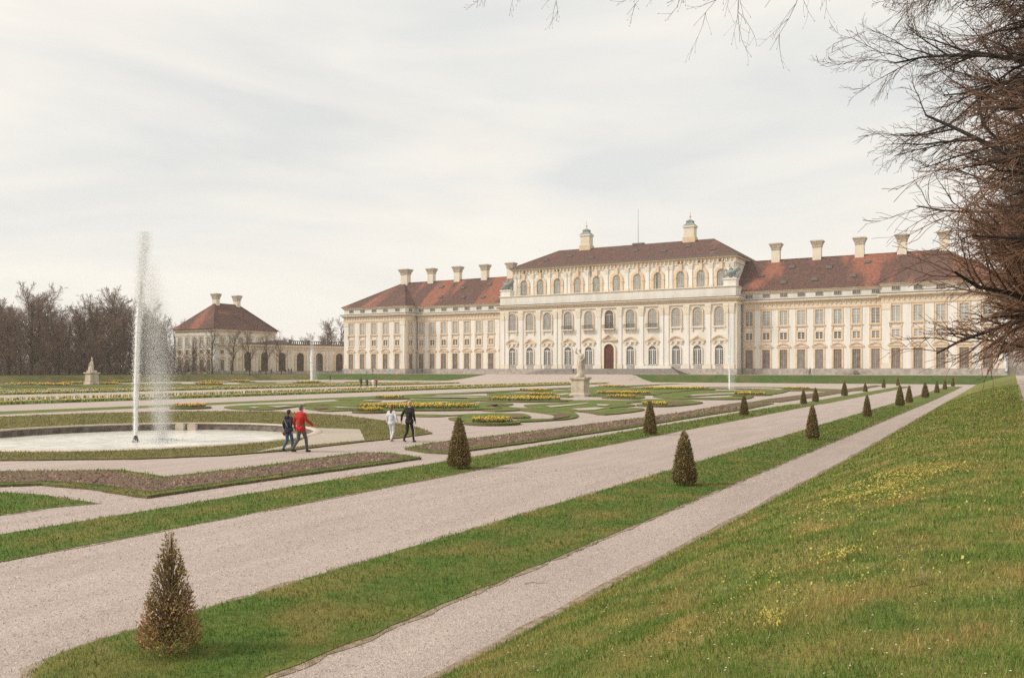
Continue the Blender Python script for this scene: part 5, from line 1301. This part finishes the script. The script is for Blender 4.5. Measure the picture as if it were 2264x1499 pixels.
# pram, bicycle with rider pushing it, two planted pots by the pavilion
def wheel(mb, c, r, ax=(1, 0, 0), n=16, t=.03):
    ax = Vector(ax).normalized(); p = ax.orthogonal().normalized(); q = ax.cross(p); c = Vector(c)
    for i in range(n):
        a, b = 2 * math.pi * i / n, 2 * math.pi * (i + 1) / n
        mb.tube(c + (p * math.cos(a) + q * math.sin(a)) * r, c + (p * math.cos(b) + q * math.sin(b)) * r, t, None, 5)
    return mb
def pram(loc, rz):
    e = empty('pram', loc, rz); tag(e, 'small dark pram standing below the palace bank', 'pram')
    MB().frustum(0, 0, .5, .85, .2, .34, .26, .42).build('body', cloth((.05, .05, .055)), e)
    MB().lathe([(.28, 0), (.26, .15), (.16, .28), (.02, .33)], 12, 0, .18, .85).build('hood', cloth((.04, .045, .05)), e)
    fr = MB()
    for s in (-.24, .24): fr.tube((s, .3, .15), (s, -.2, .55), .02).tube((s, -.3, .15), (s, .2, .55), .02).tube((s, -.3, .6), (s, -.65, 1.0), .02)
    fr.tube((-.24, -.65, 1.0), (.24, -.65, 1.0), .02).build('frame', 'iron', e)
    for s in (-.26, .26):
        for y in (-.3, .3): wheel(MB(), (s, y, .15), .14, t=.022).build('wheel', 'iron', e)
pram((*G(864, 839), 0), R(30)); pram((*ray(574, 255), TZ), R(80)); bpy.data.objects['pram.001']['label'] = 'dark pram among the strollers before the arcade'
def bicycle(loc, rz):
    e = empty('bicycle', loc, rz); tag(e, 'dark bicycle pushed along before the palace wing', 'bicycle')
    fr = MB(); A_, B_, C_, D_ = (0, -.52, .34), (0, .55, .34), (0, -.12, .85), (0, .42, .88); bb = (0, -.05, .32)
    for a, b in ((bb, C_), (C_, D_), (D_, bb), (A_, C_), (A_, bb), (D_, B_)): fr.tube(a, b, .025)
    fr.build('frame', 'iron', e); MB().tube((-.28, .36, 1.05), (.28, .36, 1.05), .018).tube((0, .42, .88), (0, .38, 1.05), .018).build('handlebar', 'iron', e)
    MB().frustum(0, -.16, .88, .96, .05, .10, .08, .13).build('saddle', cloth((.03, .03, .03)), e)
    for c in (A_, B_): wheel(MB(), c, .33, t=.02).build('wheel', 'iron', e)
bx, by = ray(1786, 187); bicycle((bx, by, TZ), R(90))
px_, py_ = ray(1791, 186.2); person((px_, py_, TZ), R(90), 1.78, 'dark figure pushing a bicycle before the right palace wing', (.03, .03, .035), (.03, .03, .035), voxel=.035, coat=1.12)
for px in (417, 452):
    x, y = ray(px, 228); e = empty('potted_tree', (x, y, TZ)); tag(e, f'{"left" if px == 417 else "right"} small dark shrub in a tub before the pavilion', 'potted plant')
    MB().frustum(0, 0, 0, .6, .28, .28, .36, .36).build('tub', 'grey_stone', e); o = link('foliage', CONE[3][1], 'yew_dark', e, (0, 0, .55))
# dark arched bush / doorway at the wing plinth
x, y = onY(1882, YW - 1.2), YW - 1.2
o = MB().lathe([(1.5, 0), (1.55, .5), (1.35, 1.0), (.8, 1.32), (.1, 1.42)], 14).build('cellar_hatch', 'step_stone', None, (x, y, TZ)); tag(o, 'dark rounded stone cellar hatch at the foot of the right wing', 'cellar hatch')

# ------------------------------------------------------------------ statues
def statue(loc, ped_h, ped_w, fig_h, label, pose):
    e = empty('statue', loc); tag(e, label, 'statue', 'pedestal statues')
    w = ped_w / 2
    pd_ = MB().box(-w * 1.22, w * 1.22, -w * 1.22, w * 1.22, 0, ped_h * .13).frustum(0, 0, ped_h * .13, ped_h * .2, w * 1.2, w * 1.2, w * 1.02, w * 1.02).build('pedestal_base', 'stone', e)
    MB().box(-w, w, -w, w, ped_h * .2, ped_h * .86).build('pedestal', 'stone', e)
    MB().frustum(0, 0, ped_h * .86, ped_h * .91, w, w, w * 1.2, w * 1.2).box(-w * 1.24, w * 1.24, -w * 1.24, w * 1.24, ped_h * .91, ped_h).build('pedestal_cap', 'stone', e)
    P = pose(); me = capsules_mesh('figure', P, .028 if fig_h > 2.7 else .03, 3)
    o = link('figure', me, 'stone', e, (0, 0, ped_h)); k = fig_h / 1.9; o.scale = (k,) * 3
    return e
def standing():
    rg = random.Random(3); P = [((-.2, -.12, 0), (.2, .1, 0), .14, .15, 0), ((0, 0, .05), (0, .0, .1), .22, .2, 0)]
    P += [((-.11, .02, .1), (-.1, -.06, .52), .09, .1, 0), ((-.1, -.06, .52), (-.06, 0, .95), .1, .14, 0), ((.1, .04, .1), (.1, .0, .55), .09, .1, 0), ((.1, 0, .55), (.08, 0, .95), .1, .14, 0)]
    P += [((-.05, 0, .98), (.06, 0, .98), .15, .15, 0), ((0, 0, 1.02), (.03, 0, 1.25), .135, .14, 0), ((-.06, 0, 1.36), (.1, 0, 1.36), .12, .12, 0), ((-.13, 0, 1.46), (.17, 0, 1.44), .07, .07, 0)]
    P += [((.02, 0, 1.5), (.0, -.02, 1.62), .05, .05, 0), ((-.01, -.03, 1.68), (-.01, -.03, 1.76), .085, .09, 0), ((-.02, .03, 1.75), (-.02, .03, 1.82), .07, .06, 0)]
    P += [((-.16, 0, 1.46), (-.3, -.06, 1.58), .06, .05, 0), ((-.3, -.06, 1.58), (-.22, -.1, 1.8), .045, .04, 0), ((-.22, -.1, 1.8), (-.2, -.1, 1.86), .045, .03, 0)]
    P += [((.2, 0, 1.44), (.27, -.04, 1.2), .06, .05, 0), ((.27, -.04, 1.2), (.18, -.16, 1.05), .045, .04, 0)]
    for k in range(15):                         # folds of the robe
        a = rg.uniform(0, 6.28); r = .13 + .05 * rg.random(); a2 = a + rg.gauss(0, .3); r2 = .13 + .06 * rg.random()
        P.append(((math.cos(a) * r, math.sin(a) * r * .8, rg.uniform(.85, 1.1)), (math.cos(a2) * r2, math.sin(a2) * r2 * .8, rg.uniform(.08, .25)), .045, .06, 0))
    P += [((.17, .08, 1.42), (.26, .1, .9), .05, .08, 0), ((.24, .1, .9), (.19, .08, .2), .07, .08, 0), ((-.16, .06, .95), (-.17, .06, .3), .05, .06, 0)]
    return P
def grouped():
    P = [((-.4, -.2, .05), (.4, .2, .05), .2, .2, 0), ((-.1, 0, .1), (-.05, 0, .55), .28, .24, 0), ((.3, -.1, .1), (.26, -.06, .6), .16, .13, 0), ((.26, -.06, .62), (.24, -.04, .85), .1, .1, 0), ((.24, -.04, .98), (.24, -.04, 1.02), .1, .1, 0)]
    P += [((-.35, -.1, .2), (-.3, -.08, .75), .15, .12, 0), ((-.3, -.1, .9), (-.3, -.1, .93), .1, .1, 0), ((-.05, 0, .6), (0, 0, 1.05), .2, .16, 0), ((-.08, 0, 1.2), (.1, 0, 1.2), .13, .13, 0), ((0, 0, 1.3), (.02, 0, 1.45), .08, .06, 0), ((.03, -.02, 1.5), (.03, -.02, 1.6), .1, .1, 0)]
    P += [((.15, 0, 1.25), (.22, -.05, 1.5), .06, .05, 0), ((.22, -.05, 1.5), (.12, -.06, 1.75), .05, .05, 0), ((.1, -.06, 1.76), (.06, -.06, 1.86), .06, .03, 0), ((-.15, 0, 1.25), (-.28, -.08, 1.05), .06, .05, 0), ((-.28, -.08, 1.05), (-.26, -.1, .95), .05, .05, 0)]
    return P
sx, sy = G(1283, 877); statue((sx, sy, 0), 2.15, 1.52, 3.3, 'robed stone figure on a tall pedestal before the palace door', standing)
sx, sy = G(203, 851.5); statue((sx, sy, 0), 2.5, 1.75, 3.1, 'twisting stone group on a pedestal before the bare wood', grouped)
# visitor leaning by the far statue, blue and white
vx, vy = ray(217, 170)
person((vx, vy, 1.0), R(60), 1.4, 'visitor in blue and white bending just right of the left statue', (.06, .09, .25), (.6, .6, .62), voxel=.035, coat=1.2)

# ------------------------------------------------------------------ grass blades, pebbles, litter
def inside(P, poly):
    x, y = P[:, 0], P[:, 1]; r = np.zeros(len(P), bool); q = np.asarray(poly); n = len(q); j = n - 1
    for i in range(n):
        xi, yi = q[i]; xj, yj = q[j]
        c = ((yi > y) != (yj > y)) & (x < (xj - xi) * (y - yi) / (yj - yi + 1e-12) + xi); r ^= c; j = i
    return r
def polar(C, r0, r1, a0=-48, a1=44):          # ground points, density C / r^2 round the camera
    n = int(C * R(a1 - a0) * math.log(r1 / r0)); rr = r0 * (r1 / r0) ** npr.random(n); a = PSI - np.radians(npr.uniform(a0, a1, n))
    return np.stack([-np.sin(a) * rr, np.cos(a) * rr], 1), rr
def blade_mesh(name, P, Z, rr, h0, h1, wmin, wk):
    n = len(P); a = npr.uniform(0, 2 * np.pi, n); w_ = np.maximum(wmin, wk * rr) * npr.uniform(.6, 1.4, n); h = npr.uniform(h0, h1, n) * (1 + np.minimum(1.0, rr / 45)); le = npr.uniform(.1, .9, n) * h; b = npr.uniform(0, 2 * np.pi, n)
    V = np.zeros((n, 3, 3)); cx, cy = np.cos(a) * w_ / 2, np.sin(a) * w_ / 2
    V[:, 0] = np.stack([P[:, 0] - cx, P[:, 1] - cy, Z - .01], 1); V[:, 1] = np.stack([P[:, 0] + cx, P[:, 1] + cy, Z - .01], 1); V[:, 2] = np.stack([P[:, 0] + np.cos(b) * le, P[:, 1] + np.sin(b) * le, Z + h], 1)
    return np_mesh(name, V.reshape(-1, 3), np.arange(n * 3).reshape(-1, 3))
def vslope(P):
    Y = P[:, 1]; X = P[:, 0]
    a = np.interp(Y, *zip(*FOOT)); b = np.interp(Y, *zip(*TOP)); t = np.clip((X - a) / (b - a), 0, 1); l = 1.42 + .38 * np.clip((Y - 5) / 180, 0, 1)
    z = l * (1 - (1 - t) ** 1.55); bump = .05 * np.sin(X * 1.9 + Y * .7) * np.sin(Y * 1.1 + 2) + .03 * np.sin(X * 4.3 - Y * 2.2)
    return z + bump * np.sin(np.pi * t), a, b, t
P, rr = polar(150000, 2.3, 90)
Z, a_, b_, t_ = vslope(P)
k = (P[:, 0] > a_ + .02 * np.sin(P[:, 1] * 9) - .05 * npr.random(len(P)) ** 2) & (P[:, 0] < b_ + .1)
tag(link('grass', blade_mesh('grass', P[k], Z[k] + .012, rr[k], .018, .050, .004, .00085), 'slope_blade'), 'short spring grass on the sloping bank', 'grass', kind='stuff')
M['straw'] = mat('straw', (.40, .30, .15), (.55, .42, .24), 6, .8, island=.4, sub=.2)
Pd, rd = polar(13000, 2.3, 40); Zd, a_, b_, t_ = vslope(Pd); dens = .5 + .5 * np.sin(Pd[:, 0] * 1.9 + 1.3 * np.sin(Pd[:, 1] * .9)) * np.sin(Pd[:, 1] * 1.3 + Pd[:, 0])
k = (Pd[:, 0] > a_ - .06) & (Pd[:, 0] < b_) & (npr.random(len(Pd)) < .25 + .75 * dens)
tag(link('straw', blade_mesh('straw', Pd[k], Zd[k] + .018, rd[k], .012, .04, .004, .0009), 'straw'), 'bleached dead grass among the blades on the bank', 'dead grass', kind='stuff')
P, rr = polar(150000, 4.0, 75)
for kind, m, lb in (('blade', 'blade', 'short green grass on the level strips and bed edges'), ('dry', 'dry_blade', 'brownish grass on the apron round the big basin')):
    if m == 'dry_blade': M[m] = mat('dry_blade', (.22, .195, .06), (.33, .27, .10), 2.2, .7, island=.5, c3=(.19, .20, .065), s3=.7, sub=.25)
    sel = np.zeros(len(P), bool); Zs = np.zeros(len(P))
    for ent in TURF:
        if ent[2] != kind: continue
        # ragged rim: a few tufts spill over the edge
        Pj = P + npr.normal(0, 1, P.shape) * .075 + .06 * np.stack([np.sin(P[:, 1] * 2.3 + P[:, 0]), np.sin(P[:, 0] * 2.9 + 1.7 * P[:, 1])], 1) * (npr.random(len(P))[:, None] ** .5)
        i_ = inside(Pj, ent[0])
        for hole in ent[3:]: i_ &= ~inside(P, hole)
        sel |= i_; Zs[i_] = ent[1]
    tag(link('grass', blade_mesh('grass', P[sel], Zs[sel], rr[sel], .02, .05, .004, .00085), m), lb, 'grass', kind='stuff')
ALLTURF = [e_[0] for e_ in TURF]
# loose pebbles on the near gravel
P, rr = polar(52000, 4.2, 26)
ok = (P[:, 0] < np.interp(P[:, 1], *zip(*FOOT)) - .02)
for q in ALLTURF: ok &= ~inside(P, q)
ok &= np.hypot(P[:, 0] - B1[0], P[:, 1] - B1[1]) > 8.6
P, rr = P[ok], rr[ok]; n = len(P); s_ = (.0045 + .0007 * rr) * npr.uniform(.5, 1.2, n) ** 1.5
T4 = np.array([(1, 0, -.2), (-.5, .87, -.2), (-.5, -.87, -.2), (0.1, 0.05, .75)]); ca = npr.uniform(0, 6.28, n); c_, sn_ = np.cos(ca), np.sin(ca)
Vp = np.zeros((n, 4, 3)); st = npr.uniform(.7, 1.3, n)
for i in range(4):
    Vp[:, i, 0] = P[:, 0] + s_ * (T4[i, 0] * c_ - T4[i, 1] * sn_) * st; Vp[:, i, 1] = P[:, 1] + s_ * (T4[i, 0] * sn_ + T4[i, 1] * c_); Vp[:, i, 2] = s_ * (T4[i, 2] + .15)
M['pebble'] = mat('pebble', (.38, .31, .275), (.54, .455, .41), 30, .85, island=.4)
Fp = (np.arange(n)[:, None, None] * 4 + np.array([(0, 1, 3), (1, 2, 3), (2, 0, 3)])[None]).reshape(-1, 3)
tag(link('gravel', np_mesh('gravel', Vp.reshape(-1, 3), Fp), 'pebble'), 'loose pale pebbles on the near gravel', 'gravel', kind='stuff')
# clods on the bare beds
P, rr = polar(26000, 9, 70); sel = np.zeros(len(P), bool)
for q in SOIL: sel |= inside(P, q)
P, rr = P[sel], rr[sel]; n = len(P); s_ = (.012 + .0012 * rr) * npr.uniform(.5, 1.4, n); ca = npr.uniform(0, 6.28, n); c_, sn_ = np.cos(ca), np.sin(ca); Vp = np.zeros((n, 4, 3))
for i in range(4):
    Vp[:, i, 0] = P[:, 0] + s_ * (T4[i, 0] * c_ - T4[i, 1] * sn_); Vp[:, i, 1] = P[:, 1] + s_ * (T4[i, 0] * sn_ + T4[i, 1] * c_); Vp[:, i, 2] = .078 + s_ * (T4[i, 2] + .15) * 1.2
Fp = (np.arange(n)[:, None, None] * 4 + np.array([(0, 1, 3), (1, 2, 3), (2, 0, 3)])[None]).reshape(-1, 3)
M['clod'] = mat('clod', (.13, .085, .058), (.29, .205, .15), 8, .95, island=.5)
tag(link('mulch', np_mesh('mulch', Vp.reshape(-1, 3), Fp), 'clod'), 'brown bark mulch and clods on the bare beds', 'mulch', kind='stuff')
# yellow flowers and daisies on the bank
def GS(px, py):
    z = .6
    for _ in range(30): x, y = G(px, py, z); z = z * .5 + .5 * slope_z(x, y)
    return x, y
patches = [(1985, 1064, .5, .15, 1000), (2035, 1048, .42, .13, 650), (1925, 1094, .55, .15, 760), (1880, 1115, .5, .14, 240), (1975, 1104, .35, .12, 300), (2050, 1110, .8, .5, 160), (1780, 1180, .8, .5, 90), (2090, 960, .9, .4, 200), (2060, 1000, .8, .4, 160), (1872, 1230, .12, .06, 130), (1845, 1240, .2, .1, 90), (1690, 1276, .1, .1, 70), (1700, 1375, .13, .08, 170), (1712, 1392, .12, .05, 90), (1650, 1300, .2, .2, 60), (1960, 1250, .4, .3, 60), (1780, 1290, .4, .3, 70), (1640, 1380, .3, .2, 50), (1860, 1310, .3, .2, 30)]
Pf = []; Rf = []
for px, py, s1, s2, n in patches:
    cx_, cy_ = GS(px, py); zc = math.hypot(cx_, cy_)
    k1 = s1 * zc / 6; u = Vector((CS, SN)); v = Vector((-SN, CS))
    for _ in range(n):
        a, b = rnd.gauss(0, 1), rnd.gauss(0, 1); q = Vector((cx_, cy_)) + u * a * k1 * .45 + v * (b * s2 * zc / 4 + a * k1 * .30); Pf.append((q.x, q.y)); Rf.append(zc)
Pf = np.array(Pf); Rf = np.array(Rf); Zf, *_ = vslope(Pf); n = len(Pf); s_ = (.003 + .0007 * Rf) * npr.uniform(.5, 1.4, n)
Vp = np.zeros((n, 4, 3)); ca = npr.uniform(0, 6.28, n)
for i in range(4):
    a = ca + i * math.pi / 2; Vp[:, i] = np.stack([Pf[:, 0] + np.cos(a) * s_, Pf[:, 1] + np.sin(a) * s_, Zf + npr.uniform(.045, .075, n) + .3 * s_ * np.sin(a * 1.7)], 1)
tag(link('wild_flowers', np_mesh('wild_flowers', Vp.reshape(-1, 3), np.arange(n * 4).reshape(-1, 4)), 'moss'), 'patches of tiny yellow flowers in the bank grass', 'flowers', kind='stuff')
P, rr = polar(260, 3.2, 22, -8, 44); Z, a_, b_, t_ = vslope(P); k = (P[:, 0] > a_ + .5) & (P[:, 0] < b_); P, Z, rr = P[k], Z[k], rr[k]; n = len(P); Vp = np.zeros((n, 4, 3)); ca = npr.uniform(0, 6.28, n); s_ = (.004 + .0006 * rr)
for i in range(4):
    a = ca + i * math.pi / 2; Vp[:, i] = np.stack([P[:, 0] + np.cos(a) * s_, P[:, 1] + np.sin(a) * s_, Z + .06 + .2 * s_ * np.cos(a)], 1)
tag(link('daisies', np_mesh('daisies', Vp.reshape(-1, 3), np.arange(n * 4).reshape(-1, 4)), 'daisy'), 'scattered tiny white daisies in the bank grass', 'daisies', kind='stuff')
# fallen sticks
def stick(px, py, L_, ang, label, slope=True, r=.006, fork=True):
    if slope: x, y = GS(px, py); z = slope_z(x, y) + .05
    else: x, y = G(px, py); z = .012
    rg = random.Random(px); p = Vector((0, 0, 0)); d = Vector((math.cos(ang), math.sin(ang), 0)); S = []
    for i in range(6):
        d = (d + Vector((rg.gauss(0, .25), rg.gauss(0, .25), 0))).normalized(); q = p + d * L_ / 6; q.z = (slope_z(x + q.x, y + q.y) + .05 - z) if slope else rg.uniform(0, .01)
        S.append((*p, *q, r * (1 - i / 8), r * (1 - (i + 1) / 8)))
        if fork and i in (2, 4): f = q + rotv(d, Vector((0, 0, 1)), rg.choice((-.9, .9))) * L_ * .3; f.z = q.z + .01; S.append((*q, *f, r * .6, r * .3))
        p = q
    o = link('stick', seg_mesh('stick', S, 5), 'stem', None, (x, y, z)); tag(o, label, 'stick', 'fallen sticks')
stick(2010, 1312, .42, PSI + .2, 'forked dry stick lying in the bank grass')
stick(1975, 1222, .5, PSI + .0, 'thin straight twig lying higher on the bank grass', fork=False, r=.004)
stick(1160, 1292, .42, PSI + .5, 'thin curved twig lying on the narrow gravel path', slope=False, fork=False, r=.005)

# ------------------------------------------------------------------ thin haze, added to lift the blacks like a film veil
hz_ = MB().box(-700, 700, -200, 700, -3.2, 60).build('haze', None)
hm_ = bpy.data.materials.new('haze'); hm_.use_nodes = True; hm_.node_tree.nodes.clear()
ho_ = hm_.node_tree.nodes.new('ShaderNodeOutputMaterial'); hv_ = hm_.node_tree.nodes.new('ShaderNodeVolumePrincipled')
hv_.inputs['Color'].default_value = (.97, .96, .94, 1); hv_.inputs['Density'].default_value = .0002; hv_.inputs['Anisotropy'].default_value = .2
hm_.node_tree.links.new(hv_.outputs[0], ho_.inputs['Volume']); hz_.data.materials.append(hm_)
tag(hz_, 'thin pale haze volume added over the garden as a film veil', kind='stuff')
SC.cycles.volume_bounces = 1
